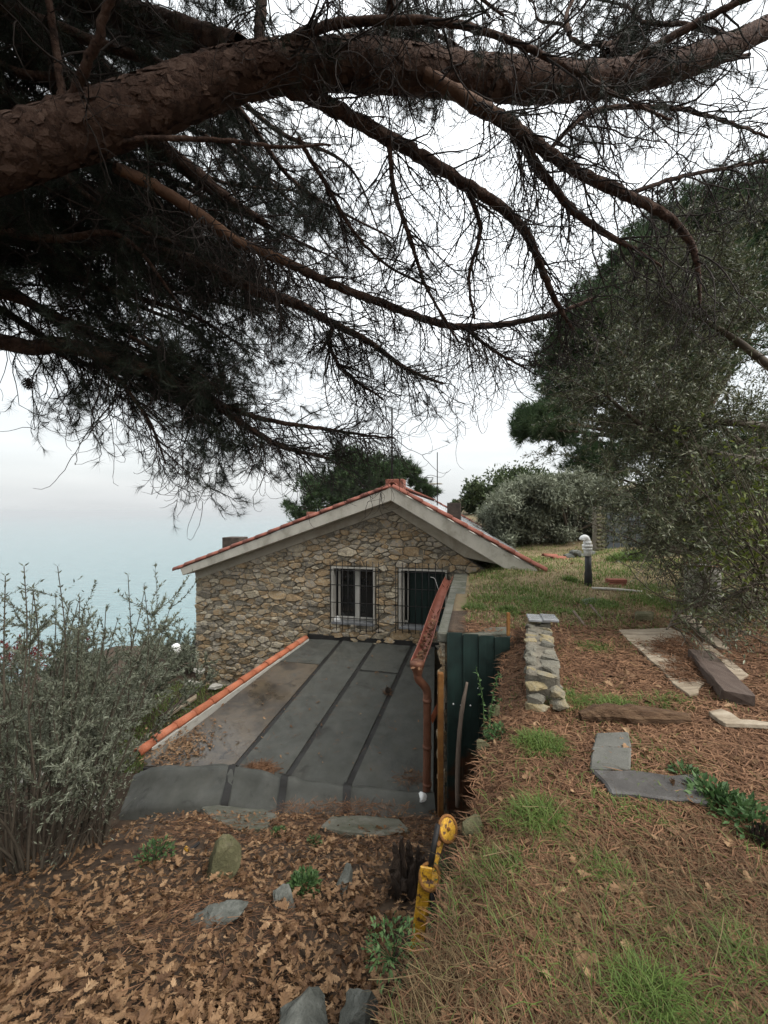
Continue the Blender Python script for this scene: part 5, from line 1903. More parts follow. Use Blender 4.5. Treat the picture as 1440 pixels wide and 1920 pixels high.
put('leaves', mesh_np('leaves', V, F, MT['laurel'], tint=t), lau, kind='stuff')

# ================================================================== SHRUBS AT THE LEFT


def shrub(label, base, n, hts, spread, leaf_n, lsize, mt='shrubleaf', lean=(0, 0), name='olive_shrub', low=.25, group=None, rad=.011, shoots=True):
    t = thing(name, label, 'shrub', base, group)
    base = np.asarray(base, float)
    a = rng.uniform(0, 2 * PI, n)
    rr_ = np.sqrt(rng.random(n))
    S = base + np.stack([np.cos(a) * rr_ * spread * .35, np.sin(a) * rr_ * spread * .3, np.zeros(n)], 1)
    D = norm(np.stack([np.cos(a) * rr_ * spread * .5 + lean[0], np.sin(a) * rr_ * spread * .4 + lean[1], np.full(n, 1.0)], 1))
    H = rng.uniform(hts[0], hts[1], n)
    P = grow(S, D, H, 12, .07, lift=.05)
    acc = Acc()
    V, Q = tube_arrays(P, np.linspace(rad, rad * .25, 12)[None].repeat(n, 0), 5)
    acc.add(V, Q)
    m = n * 13
    i1, i2 = rng.integers(0, n, m), rng.integers(2, 12, m)
    tan = norm(P[i1, np.minimum(i2 + 1, 11)] - P[i1, i2 - 1])
    D2 = norm(tan * .7 + norm(rng.normal(size=(m, 3))) * .8)
    SPp = grow(P[i1, i2], D2, rng.uniform(.15, .5, m) * (H[i1] / hts[1]), 7, .12, lift=.1)
    V, Q = tube_arrays(SPp, np.linspace(rad * .3, rad * .12, 7)[None].repeat(m, 0), 3)
    acc.add(V, Q)
    put('stems', acc.mesh('stems', MT['shrubstem'], True), t, kind='stuff')
    allp = np.concatenate([SPp.reshape(-1, 3), P[:, 7:].reshape(-1, 3)])
    alld = np.concatenate([np.gradient(SPp, axis=1).reshape(-1, 3), np.gradient(P, axis=1)[:, 7:].reshape(-1, 3)])
    hrel = (allp[:, 2] - base[2]) / hts[1]
    pr = np.clip((hrel - low) / .25, .04, 1)
    pick = rng.choice(len(allp), leaf_n, p=pr / pr.sum())
    d0 = norm(alld[pick])
    V, F, tt = leaves(allp[pick] + d0 * rng.uniform(-.03, .03, (leaf_n, 1)), norm(d0 * .9 + norm(rng.normal(size=(leaf_n, 3))) * .75), lsize[0], lsize[1])
    put('leaves', mesh_np('leaves', V, F, MT[mt], tint=tt), t, kind='stuff')
    return t, P


SG = 'grey green shrubs along the left'
for i, (px, py, n, h, sp, ln, lb) in enumerate((
        (65, 1620, 54, (1.2, 2.3), .9, 25000, 'large grey green shrub with many bare stems in the left foreground'),
        (5, 1560, 32, (1.2, 2.2), 1.4, 18000, 'grey green shrub at the left edge beside the large one'),
        (180, 1580, 18, (.6, 1.25), .4, 4200, 'sparse low shrub leaning to the corner of the felt roof'))):
    shrub(lb, gl_(px, py), n, h, sp, int(ln * 1.5), (.036, .0095), group=SG, low=.2)
# tall leafy shoots standing clear against the sea
for i, (px, pt, Y) in enumerate(((45, 1062, 2.7), (108, 1062, 3.0), (62, 1105, 2.8), (240, 1078, 3.4), (270, 1095, 3.5), (150, 1120, 3.1), (10, 1080, 2.6))):
    a = at(px + rng.uniform(-10, 10), 1330, Y)
    b_ = at(px, pt, Y)
    t = [o for o in bpy.data.objects if o.name.startswith('olive_shrub')][0]
    P = smooth_path(np.array([a, (a + b_) / 2 + rng.normal(size=3) * .03, b_]), 10)
    put('shoot', tube_mesh('shoot', np.vstack([P[::3], P[-1:]]), np.linspace(.006, .0026, len(P[::3]) + 1), MT['shrubstem'], 5, 2), t)
    pos, dr = [], []
    for k in range(7, len(P)):
        tn = norm(P[min(k + 1, len(P) - 1)] - P[k - 1])
        ang = k * 2.2
        for s in (0, PI):
            sd2 = np.array([math.cos(ang + s), .5 * math.sin(ang + s), 0])
            pos.append(P[k])
            dr.append(norm(tn * .75 + sd2))
    # short side shoots
    for k in range(8, len(P) - 3, 2):
        sd2 = norm(np.array([rng.choice([-1, 1]) * .7, rng.uniform(-.5, .5), .75]))
        L2 = rng.uniform(.06, .2)
        for q in np.linspace(.2, 1, 6):
            pos.append(P[k] + sd2 * L2 * q)
            dr.append(norm(sd2 + rng.normal(size=3) * .6))
    V, F, tt = leaves(np.array(pos), np.array(dr), .042, .012)
    put('leaves', mesh_np('leaves', V, F, MT['shrubleaf'], tint=tt * .5), t, kind='stuff')
# shrubs further down
for i, (px, py, Y, n, h, sp, ln, lb) in enumerate((
        (130, 1420, 6.5, 30, (1.5, 2.5), 3.2, 16000, 'pale shrub behind the large left shrub, before the sea'),
        (190, 1380, 8.0, 26, (1.5, 2.3), 2.0, 16000, 'pale shrub between the left shrub and the lower lawn'),
        (320, 1320, 11.5, 26, (1.4, 2.1), 2.6, 14000, 'shrub behind the globe lamp at the house corner'),
        (40, 1400, 7.5, 26, (1.7, 2.7), 3.2, 16000, 'pale shrub far at the left edge below the sea'))):
    b_ = at(px, py, Y)
    b_[2] = float(z_left(b_[0], b_[1]))
    hh = (960 - (1165, 1185, 1195, 1150)[i]) / FP * Y - b_[2]
    shrub(lb, b_, n, (hh * .6, hh), sp, ln, (.075, .022), 'olive', group='pale shrubs down the slope', low=.1, rad=.014)
b_ = at(30, 1330, 9.0)
b_[2] = float(z_left(b_[0], b_[1]))
shrub('red leaved shrub glimpsed at the left edge among the grey shrubs', b_, 20, ((960 - 1215) / FP * 9 - b_[2] - .5, (960 - 1215) / FP * 9 - b_[2]), 1.6, 2600, (.09, .04), 'redleaf', name='red_shrub', low=.5)
b_ = at(300, 1320, 9.2)

# ================================================================== THE OVERHANGING PINE
PT = np.array([-4.3, 1.7, 0.0])
pine = thing('overhanging_pine', 'big pine whose thick limb and drooping twigs hang over the whole view', 'pine tree', (PT[0], PT[1], -2.2))
put('trunk', tube_mesh('trunk', [PT + (0, 0, -2.6), PT + (.05, .02, -1), PT + (-.05, 0, 1), PT + (0, .1, 3), PT + (.1, .1, 5.5), PT + (.05, .2, 8)], [.42, .36, .33, .30, .24, .15], MT['bark'], 16, 6, .03), pine)
# (px, py, depth, width px) per knot, needle share, twig share
BR = [
    # main limb
    ('limb', [('t', .72, .2), (-160, 345, 2.16, 104), (0, 292, 2.25, 97), (150, 244, 2.35, 90), (300, 192, 2.45, 83), (430, 145, 2.55, 75), (520, 127, 2.6, 72), (640, 122, 2.65, 70), (740, 128, 2.72, 68), (860, 142, 2.8, 62), (1000, 152, 2.9, 60), (1120, 150, 3.0, 52), (1250, 128, 3.1, 46), (1350, 95, 3.2, 40), (1450, 45, 3.3, 34)], .0, .25, 'bark'),
    ('branch', [(215, 312, 2.5, 22), (290, 350, 2.65, 22), (370, 400, 2.75, 21), (440, 450, 2.85, 20), (490, 470, 2.95, 18), (560, 503, 3.05, 17), (640, 540, 3.2, 16), (720, 570, 3.35, 15), (800, 600, 3.5, 14), (870, 613, 3.6, 13), (950, 607, 3.7, 11), (1040, 588, 3.8, 9), (1110, 560, 3.85, 6)], .03, 1.8, 'bark_lit'),
    ('branch', [(745, 120, 2.75, 26), (800, 140, 2.7, 25), (880, 190, 2.7, 25), (950, 230, 2.72, 24), (1010, 275, 2.75, 22), (1090, 325, 2.8, 20), (1190, 373, 2.9, 18), (1250, 405, 2.95, 15), (1290, 450, 3.0, 12), (1308, 500, 3.05, 9), (1312, 570, 3.1, 5)], .02, 1.3, 'bark_lit'),
    ('branch', [(960, 240, 2.73, 17), (1000, 300, 2.8, 16), (1040, 355, 2.9, 14), (1080, 400, 2.95, 13), (1140, 440, 3.0, 11), (1195, 470, 3.1, 7), (1240, 500, 3.2, 4)], .02, 1.3, 'bark'),
    ('branch', [(540, 165, 2.65, 26), (620, 200, 2.75, 25), (720, 255, 2.85, 24), (800, 300, 2.95, 22), (880, 350, 3.05, 20), (940, 390, 3.15, 18), (985, 435, 3.25, 16), (1010, 490, 3.35, 13), (1040, 560, 3.45, 10), (1075, 620, 3.55, 5)], .01, 1.7, 'bark'),
    ('branch', [('t', 1.95, .09), (0, 442, 3.2, 26), (150, 455, 3.25, 26), (290, 472, 3.3, 25), (390, 503, 3.4, 23), (470, 540, 3.5, 21), (560, 572, 3.6, 18), (622, 605, 3.7, 14), (690, 640, 3.8, 11), (760, 690, 3.95, 8), (830, 720, 4.1, 4)], .30, 1.8, 'bark'),
    ('branch', [('t', 1.5, .11), (0, 640, 3.1, 30), (110, 646, 3.2, 28), (200, 668, 3.3, 25), (300, 705, 3.4, 22), (370, 738, 3.5, 19), (420, 768, 3.6, 16), (470, 805, 3.7, 12), (530, 838, 3.8, 9), (620, 860, 3.95, 5)], .5, 1.7, 'bark'),
    ('branch', [(410, 757, 3.55, 10), (500, 787, 3.7, 9), (600, 803, 3.9, 7), (680, 815, 4.1, 5), (740, 822, 4.2, 3)], .06, 2.6, 'bark'),
    ('branch', [(455, 98, 2.6, 46), (400, 80, 2.7, 46), (300, 45, 2.9, 44), (200, 20, 3.1, 42), (60, -10, 3.4, 40)], .6, .6, 'bark'),
    ('branch', [('t', 3.2, .10), (0, 30, 2.9, 62), (60, 95, 2.95, 58), (120, 160, 3.0, 50), (190, 205, 3.0, 40), (330, 300, 3.2, 30), (420, 370, 3.4, 22), (500, 420, 3.6, 12)], .7, 1, 'bark'),
    ('branch', [(135, 208, 2.3, 20), (150, 150, 2.2, 17), (180, 80, 2.1, 15), (210, -10, 2.0, 13)], .0, .2, 'bark'),
    ('branch', [(115, 190, 2.35, 14), (108, 110, 2.3, 13), (92, 0, 2.2, 12)], .0, .2, 'bark'),
    ('branch', [(500, 108, 2.6, 18), (540, 78, 2.5, 17), (620, 48, 2.45, 15), (740, 36, 2.4, 14), (880, 52, 2.4, 12), (1000, 95, 2.4, 11), (1090, 140, 2.45, 9), (1180, 190, 2.5, 6), (1260, 225, 2.6, 4)], .2, .9, 'bark'),
    ('branch', [(1165, 128, 3.0, 16), (1250, 75, 2.9, 14), (1330, 30, 2.8, 12), (1420, -10, 2.7, 10)], .5, 1, 'bark'),
    ('branch', [(1020, 290, 2.75, 8), (1100, 215, 2.8, 9), (1180, 200, 2.9, 8), (1290, 208, 3.0, 7), (1380, 235, 3.1, 5), (1450, 260, 3.2, 4)], .3, 1.2, 'bark'),
    ('branch', [(490, -10, 2.9, 22), (487, 50, 2.8, 20), (485, 108, 2.65, 18)], .2, .5, 'bark'),
    ('branch', [(735, -10, 2.5, 16), (728, 40, 2.6, 15), (722, 100, 2.7, 15)], .2, .5, 'bark'),
    ('branch', [(1190, 360, 2.9, 8), (1280, 330, 3.0, 7), (1360, 315, 3.1, 6), (1450, 300, 3.2, 5)], .3, 1.2, 'bark'),
    ('branch', [(880, 360, 3.05, 9), (900, 430, 3.1, 8), (880, 520, 3.2, 6), (890, 600, 3.3, 4)], .0, 1.0, 'bark'),
    ('branch', [(728, 260, 2.85, 10), (740, 360, 2.95, 9), (770, 450, 3.05, 8), (800, 540, 3.15, 6), (860, 640, 3.3, 4)], .01, 1.8, 'bark'),
    ('branch', [(560, 260, 2.9, 9), (620, 360, 3.0, 8), (660, 430, 3.1, 6), (730, 500, 3.2, 5), (820, 545, 3.3, 3)], .3, 1.0, 'bark'),
    ('branch', [(160, 285, 2.4, 9), (260, 262, 2.4, 9), (400, 262, 2.45, 8), (520, 275, 2.5, 6), (620, 272, 2.6, 4)], .0, .2, 'bark'),
    ('branch', [(120, 330, 2.8, 12), (180, 380, 2.9, 10), (260, 430, 3.0, 8), (330, 455, 3.1, 6)], .6, 1.0, 'bark'),
    ('branch', [(170, 665, 3.3, 8), (230, 720, 3.3, 7), (285, 800, 3.4, 5), (310, 870, 3.5, 3)], .25, 1.8, 'bark'),
    ('branch', [(625, 605, 3.7, 10), (618, 650, 3.7, 8), (650, 700, 3.8, 6), (720, 750, 3.9, 4)], .02, 3.2, 'bark'),
    ('branch', [(870, 613, 3.6, 8), (930, 660, 3.7, 6), (985, 690, 3.8, 4)], .03, 3.2, 'bark'),
]
# branches higher in the crown, real ones reaching out from the trunk
for k in range(54):
    low_ = k % 2
    z0 = rng.uniform(1.3, 3.0) if low_ else rng.uniform(2.8, 6.0)
    az = math.radians(rng.uniform(28, 66) if low_ else rng.uniform(-15, 62))
    L = rng.uniform(2.6, 4.8) if low_ else rng.uniform(3.0, 6.8)
    d = np.array([math.cos(az), math.sin(az), rng.uniform(-.02, .22)])
    a = PT + (0, 0, z0)
    pts = [np.array([*(a + d * L * f + np.array([0, 0, .35 * math.sin(f * 3) - .2 * f * f]) + rng.normal(size=3) * .14 * f), (.055 * (1 - f) + .008)]) for f in np.linspace(0, 1, 7)]
    BR.append(('branch', pts, .85, 1.0, 'bark'))

# needled sprays under the lowest branch
for k in range(15):
    px = rng.uniform(60, 430)
    a = at(px, np.interp(px, [0, 200, 430], [640, 668, 772]) + rng.uniform(-70, 8), rng.uniform(3.1, 3.7))
    d = norm(np.array([rng.uniform(.1, 1), rng.uniform(-.2, .8), rng.uniform(-.55, -.1)]))
    L = rng.uniform(.35, .8)
    pts = [np.array([*(a + d * L * f + np.array([0, 0, -.10 * f * f]) + rng.normal(size=3) * .02 * f), .009 * (1 - f) + .003]) for f in np.linspace(0, 1, 6)]
    BR.append(('branch', pts, .8, 1.5, 'bark'))
# the crown over and behind the camera, which shades the foreground
for k in range(40):
    z0 = rng.uniform(2.6, 6.5)
    az = math.radians(rng.uniform(-75, -12) if k % 4 else rng.uniform(70, 170))
    L = rng.uniform(3.5, 6.5)
    d = np.array([math.cos(az), math.sin(az), rng.uniform(.02, .25)])
    a = PT + (0, 0, z0)
    pts = [np.array([*(a + d * L * f + np.array([0, 0, .3 * math.sin(f * 3)]) + rng.normal(size=3) * .14 * f), (.055 * (1 - f) + .008)]) for f in np.linspace(0, 1, 7)]
    BR.append(('branch', pts, .8, .8, 'bark'))
# boughs rising behind the far half of the limb
for k in range(14):
    a = at(rng.uniform(560, 1420), rng.uniform(60, 110), rng.uniform(3.3, 4.0))
    d = norm(np.array([rng.uniform(-.6, .8), rng.uniform(.3, 1), rng.uniform(.55, 1.3)]))
    L = rng.uniform(1.0, 2.6)
    pts = [np.array([*(a + d * L * f + rng.normal(size=3) * .10 * f), .018 * (1 - f) + .005]) for f in np.linspace(0, 1, 6)]
    BR.append(('branch', pts, .55, 1.2, 'bark'))
S1, D1, L1, ND, RD = [], [], [], [], []
for name, kn, nd, tw, bk in BR:
    rows = []
    for q in kn:
        if isinstance(q, np.ndarray):
            rows.append(q)
        elif q[0] == 't':
            rows.append(np.array([*(PT + (0.1, .1, q[1])), q[2] / 1.0 * .9]))
        else:
            rows.append(np.array([*at(q[0], q[1], q[2]), q[3] / FP * q[2] / 2]))
    A = smooth_path(np.array(rows), 8)
    big = A[:, 3].max() > .05
    A[:, :3] += rng.normal(size=(len(A), 3)) * (.002 + .035 * A[:, 3:4]) * (.5 if big else 1)
    A[:, 3] *= 1 + .03 * rng.normal(size=len(A))
    V, Q = tube_arrays(A[None, :, :3], np.maximum(A[None, :, 3], .003), 20 if big else 8, .04)
    ac = Acc()
    ac.add(V, Q)
    bme = ac.mesh(name, MT[bk if bk == 'bark' else 'bark'], True)
    if bk == 'bark_lit':  # only the stretches where light falls get the painted lighter colour
        bme.materials.append(MT['bark_lit'])
        sides = 20 if big else 8
        ring = np.arange(len(Q)) // sides
        f = ring / ring.max()
        lo, hi = ((.0, .40) if len(kn) == 13 else (.10, .27))
        bme.polygons.foreach_set('material_index', ((f > lo) & (f < hi)).astype(np.int32))
    put(name, bme, pine)
    # places where twigs leave this branch
    seg = np.linalg.norm(np.diff(A[:, :3], axis=0), axis=1)
    Ltot = seg.sum()
    n1 = max(3, int(Ltot * 13 * tw))
    lo = int(len(A) * (.04 if nd < .8 else .15))
    idx = rng.integers(lo, len(A), n1)
    tan = norm(np.gradient(A[:, :3], axis=0))[idx]
    side = norm(np.cross(tan, rng.normal(size=(n1, 3))))
    S1.append(A[idx, :3])
    D1.append(norm(tan * .75 + side * .8 + (0, 0, -.22 if nd < .8 else .0)))
    L1.append(rng.uniform(.25, .85, n1) * (1.0 if nd < .8 else 1.15))
    ND.append(np.full(n1, nd))
    RD.append(np.minimum(A[idx, 3] * .45, .007))
S1, D1, L1, ND, RD = map(np.concatenate, (S1, D1, L1, ND, RD))
n1 = len(S1)
# plates of bark standing off the big limb
lk = [np.array([*at(q[0], q[1], q[2]), q[3] / FP * q[2] / 2]) for q in BR[0][1] if q[0] != 't']
LA = smooth_path(np.array(lk), 12)
K = 2600
ii = rng.integers(0, len(LA) - 1, K)
fr = rng.random((K, 1))
c = LA[ii] * (1 - fr) + LA[ii + 1] * fr
tn = norm(LA[ii + 1, :3] - LA[ii, :3])
a = rng.uniform(0, 2 * PI, K)[:, None]
n1_ = norm(np.cross(tn, np.array([0, 0, 1.0])))
n2_ = np.cross(tn, n1_)
nr_ = np.cos(a) * n1_ + np.sin(a) * n2_
ctr = c[:, :3] + nr_ * (c[:, 3:] * (1.0 + .03 * rng.random((K, 1))) + .001)
tw_ = np.cross(nr_, tn)
V = []
sz_ = (.010 + .022 * rng.random((K, 1))) * np.clip(c[:, 3:] / .12, .45, 1.2)
for j in range(6):
    th = j / 6 * 2 * PI + rng.uniform(-.3, .3, (K, 1))
    rad = sz_ * rng.uniform(.6, 1.2, (K, 1))
    u_, v_ = np.cos(th) * rad * 1.5, np.sin(th) * rad
    V.append(ctr + tn * u_ + tw_ * v_ - nr_ * (v_ * v_ / (2 * c[:, 3:])) + nr_ * rng.uniform(-.004, .006, (K, 1)))
V = np.stack(V, 1).reshape(-1, 3)
put('bark_flakes', mesh_np('bark_flakes', V, np.arange(K * 6).reshape(K, 6), MT['flake'], tint=rng.random(K)), pine, kind='stuff')
TW1 = grow(S1, D1, L1, 9, .17, curl=.10, droop=.10, lift=.12)
acc = Acc()
V, Q = tube_arrays(TW1, np.linspace(1, .35, 9)[None] * np.maximum(RD, .0035)[:, None], 5)
acc.add(V, Q)
# second order: the curly dead twigs
m = n1 * 7
i1, i2 = rng.integers(0, n1, m), rng.integers(1, 9, m)
tan = norm(TW1[i1, np.minimum(i2 + 1, 8)] - TW1[i1, i2 - 1])
D2 = norm(tan * .55 + norm(rng.normal(size=(m, 3))) * .9 + (0, 0, -.15))
L2 = rng.uniform(.12, .50, m) * np.where(ND[i1] > .5, .75, 1)
TW2 = grow(TW1[i1, i2], D2, L2, 9, .17, curl=.26, droop=.30, lift=.45)
V, Q = tube_arrays(TW2, np.linspace(.0034, .0016, 9)[None].repeat(m, 0), 3)
acc.add(V, Q)
put('twigs', acc.mesh('twigs', MT['twig'], True), pine, kind='stuff')
# needles on the living shoots
nd2 = ND[i1]
live = rng.random(m) < nd2 * np.where(nd2 > .5, .62, .5)
P3 = TW2[live]
K = len(P3)
pos = np.concatenate([P3[:, 8], P3[:, 5], P3[:, 3]])
ax = np.concatenate([norm(P3[:, 8] - P3[:, 7]), norm(P3[:, 5] - P3[:, 4]), norm(P3[:, 3] - P3[:, 2])])
far_ = np.concatenate([nd2[live]] * 3)
V, F, t = needles(pos, norm(ax + (0, 0, .15)), 34, .10, .0020, .9, droop=.05)
put('needles', mesh_np('needles', V, F, MT['needle'], tint=t), pine, kind='stuff')
print('pine twigs', n1, m, 'tufts', len(pos))
# one cone hanging at the left
cm = cone_mesh(.085, .038, 3)
put('pine_cone', cm, pine, M=place(at(52, 708, 2.9), rot_frame((1, 0, 0), (.1, .1, -1))))

# ================================================================== LITTER, LEAVES AND GRASS ON THE GROUND


def slope_R(x, y):
    e = .03
    nx = -(z_right(x + e, y) - z_right(x - e, y)) / (2 * e)
    ny = -(z_right(x, y + e) - z_right(x, y - e)) / (2 * e)
    return norm(np.stack([nx, ny, np.ones_like(nx)], -1))


def slope_L(x, y):
    e = .03
    nx = -(z_left(x + e, y) - z_left(x - e, y)) / (2 * e)
    ny = -(z_left(x, y + e) - z_left(x, y - e)) / (2 * e)
    return norm(np.stack([nx, ny, np.ones_like(nx)], -1))


def patch(x, y, s, ph):
    """0..1 smooth patches"""
    v = np.sin(x * s + 1.7 * np.sin(y * s * .8 + ph)) * np.cos(y * s * 1.1 + 1.3 * np.sin(x * s * .9 + 2 * ph)) + .5 * np.sin(x * s * 2.3 + ph) * np.sin(y * s * 2.7 - ph)
    return np.clip(.5 + .45 * v, 0, 1)


def scatter_R(n, y0, y1, p=1.0):
    """points over the terrace, thinning out with distance"""
    y = np.exp(rng.uniform(math.log(y0), math.log(y1), n)) if p else rng.uniform(y0, y1, n)
    e = edge_x(y) + np.where(y > 4.45, .2, -.04)
    x = e + (np.maximum(1.18 * y + .5, e + .3) - e) * rng.random(n)
    return x, y


# needle litter: thin bent straws lying every way
n = 150000
x, y = scatter_R(n, .75, 6.2)
keep = rng.random(n) < np.where(y < 1.75, .62 + .38 * patch(x, y, 2.2, .5), np.where(y < 5.0, .95, .5)) * np.where(y > 5.4, .5, 1)
x, y = x[keep], y[keep]
n = len(x)
nn = slope_R(x, y)
a = rng.uniform(0, 2 * PI, n)
D = norm(np.stack([np.cos(a), np.sin(a), rng.normal(size=n) * .22], -1))
D = norm(D - nn * (D * nn).sum(-1, keepdims=True) * .8)
P = np.stack([x, y, z_right(x, y) + rng.random(n) ** 2 * .035], -1)
L = rng.uniform(.06, .14, (n, 1))
wd = (.0011 + .0006 * y[:, None])
S = norm(np.cross(D, nn + rng.normal(size=(n, 3)) * .3)) * wd
mid = P + D * L * .5 + norm(np.cross(D, nn)) * L * rng.normal(size=(n, 1)) * .1 + (0, 0, .004)
V = np.stack([P - S, P + S, mid + S, mid - S, P + D * L], 1).reshape(-1, 3)
b5 = (np.arange(n) * 5)[:, None]
acc = Acc()
tt = rng.random(n) * .75 + .25 * patch(x, y, 5, 1.1)
acc.add(V, b5 + np.array([0, 1, 2, 3]), tt)
acc.P[3] = [b5 + np.array([3, 2, 4])]
acc.T[3] = [tt]
put('needle_litter', acc.mesh('needle_litter', MT['straw']), terrace, kind='stuff')

# needles on the left slope as well: drifts between the leaves, on the boards and the roof
n = 26000
x, y = rng.uniform(-2.2, .75, n), rng.uniform(.6, 4.4, n)
keep = (x < edge_x(y) - .02) & (rng.random(n) < .10 + .9 * np.exp(-(((x + 1.05) / .55) ** 2 + ((y - 2.25) / .45) ** 2)) + .5 * (y > 3.5))
x, y = x[keep], y[keep]
n = len(x)
nn = slope_L(x, y)
D = norm(rng.normal(size=(n, 3)))
D = norm(D - nn * (D * nn).sum(-1, keepdims=True) * .85)
P = np.stack([x, y, z_left(x, y) + rng.random(n) * .05], -1)
V, F, t = needles(P, D, 1, .12, .0042, .05)
put('needle_drift', mesh_np('needle_drift', V, F, MT['straw'], tint=t), hill, kind='stuff')


def litter_on(fn, pix, n, lift, nm, par, mt='straw', big=.12, wd_=.006, zs=.03):
    """needles / bits heaped on a surface inside a pixel polygon's bounding blob"""
    cx, cy, rx, ry = pix
    pts = []
    while len(pts) < n:
        a_, r_ = rng.uniform(0, 2 * PI), rng.random() ** .6
        q = fn(cx + rx * r_ * math.cos(a_), cy + ry * r_ * math.sin(a_))
        pts.append(q + (0, 0, lift + zs * (1 - r_) * rng.random()))
    P = np.array(pts)
    D = norm(rng.normal(size=(n, 3)) * (1, 1, .2))
    V, F, t = needles(P - D * big * .5, D, 1, big, wd_, .05)
    put(nm, mesh_np(nm, V, F, MT[mt], tint=t), par, kind='stuff')


litter_on(gr, (1268, 1226, 46, 26), 1500, .05, 'needle_heap', terrace, zs=.07)
litter_on(gr, (1300, 1262, 50, 28), 1500, .05, 'needle_heap', terrace, zs=.07)
litter_on(lambda a, b_: on_ann(a, b_), (490, 1444, 32, 12), 900, .02, 'needle_heap', annex, zs=.05)
litter_on(lambda a, b_: on_ann(a, b_), (560, 1330, 230, 110), 420, .024, 'fallen_needles', annex, zs=.003, wd_=.004)
litter_on(lambda a, b_: on_ann(a, b_), (770, 1462, 30, 16), 260, .02, 'needle_heap', annex, zs=.03)
litter_on(lambda a, b_: on_ann(a, b_), (727, 1300, 8, 6), 80, .022, 'needle_heap', annex, zs=.03)
litter_on(lambda a, b_: at(a, b_, 4.55 - (b_ - 1500) * .004), (640, 1520, 130, 14), 700, .03, 'needle_heap', annex, zs=.03)

# oak leaves: lobed outlines, curled
def oak_template(seed, nst=9):
    rr = random.Random(seed)
    wv = [.02, .10, .16, .09, .24, .13, .31, .18, .27, .12, .05]
    s = np.linspace(0, 1, len(wv))
    V, n = [], len(wv)
    curl, cup = rr.uniform(-.7, .9), rr.uniform(.2, 1.1)
    for i in range(n):
        f = s[i]
        zc = curl * .28 * (f - .5) ** 2 + rr.uniform(-.012, .012)
        wl, wr_ = wv[i] * rr.uniform(.8, 1.15), wv[i] * rr.uniform(.8, 1.15)
        off = .05 if i % 2 == 0 else -.01
        V += [(-wl, f - .5 + off, zc + cup * wl * wl * 1.6 + rr.uniform(-.02, .03)), (rr.uniform(-.01, .01), f - .5, zc), (wr_, f - .5 + off, zc + cup * wr_ * wr_ * 1.6 + rr.uniform(-.02, .03))]
    F = []
    for i in range(n - 1):
        a0, b0 = 3 * i, 3 * i + 3
        F += [(a0, a0 + 1, b0 + 1, b0), (a0 + 1, a0 + 2, b0 + 2, b0 + 1)]
    V += [(-.012, -.5, 0), (.012, -.5, 0), (.01, -.72, .02), (-.01, -.72, .02)]
    k = len(V)
    F.append((k - 4, k - 3, k - 2, k - 1))
    return np.array(V), F


OAK = [oak_template(s) for s in range(7)]
OAK_ME = [mesh_py('leaf', v, f, MT['oak']) for v, f in OAK]
n = 21000
y = np.exp(rng.uniform(math.log(.7), math.log(4.5), n))
x = rng.uniform(-1.25, 1, n) * np.maximum(y, .9)
x = np.where(x > edge_x(y), rng.uniform(-1.25, 0, n) * y, x)
heap = np.exp(-(((x + 1.05) / .42) ** 2 + ((y - 2.2) / .35) ** 2))
keep = (x < edge_x(y) - .03) & (rng.random(n) < .55 + .45 * patch(x, y, 2.6, 1.0)) & (rng.random(n) > heap * .85) & (rng.random(n) < np.clip(1.25 + .25 * x, .45, 1))
x, y = x[keep], y[keep]
# more leaves drifted on the felt roof's low corner
rp = []
while len(rp) < 620:
    q = rng.normal(size=2)
    px, py = 335 + q[0] * 36 + q[1] * 12, 1402 - q[0] * 20 + q[1] * 16
    if py < 1437 and px < 455 and py > 1345:
        rp.append(on_ann(px, py, .03))
for _ in range(60):
    rp.append(on_ann(rng.uniform(380, 800), rng.uniform(1225, 1470), .028))
rp = np.array(rp)
# and scattered ones on the terrace
nt2 = 3800
xr, yr = scatter_R(nt2, .8, 9.5)
kp = rng.random(nt2) < .3 + .7 * patch(xr, yr, 1.6, 3.0)
xr, yr = xr[kp], yr[kp]
P = np.concatenate([np.stack([x, y, z_left(x, y) + .012 + rng.random(len(x)) * .05], -1), rp, np.stack([xr, yr, z_right(xr, yr) + .02 + rng.random(len(xr)) * .02], -1)])
Nn = np.concatenate([slope_L(x, y), np.tile([0, 0, 1.0], (len(rp), 1)), slope_R(xr, yr)])
which = np.concatenate([np.zeros(len(x)), np.ones(len(rp)), np.full(len(xr), 2)]).astype(int)
n = len(P)
Nn = norm(Nn + rng.normal(size=(n, 3)) * np.where(which == 1, .18, .42)[:, None])
flip = rng.random(n) < .4
Nn[flip] *= -1
a = rng.normal(size=(n, 3))
X = norm(np.cross(Nn, a))
Yv = np.cross(Nn, X)
sz = np.clip(np.exp(rng.normal(math.log(.047), .36, n)), .016, .088) * np.where(which == 1, .9, 1)
ids = rng.integers(0, len(OAK), n)
dist = np.linalg.norm(P, axis=1)
infr = (np.abs(P[:, 0] / P[:, 1]) < 1.0) & (P[:, 2] / P[:, 1] > -1.32)
score = np.where(infr, sz / dist, 0)
near_ids = {0: np.argsort(-np.where(which == 0, score, -1))[:300], 2: np.argsort(-np.where(which == 2, score, -1))[:240]}
single = set()
for wch, par in ((0, hill), (2, terrace)):
    for i in near_ids[wch]:
        i = int(i)
        single.add(i)
        s = float(sz[i])
        M = Matrix(((X[i, 0] * s, Yv[i, 0] * s, Nn[i, 0] * s, P[i, 0]), (X[i, 1] * s, Yv[i, 1] * s, Nn[i, 1] * s, P[i, 1]), (X[i, 2] * s, Yv[i, 2] * s, Nn[i, 2] * s, P[i, 2]), (0, 0, 0, 1)))
        put('leaf', OAK_ME[int(ids[i])], par, M=M)
rest = np.array([i for i in range(n) if i not in single])
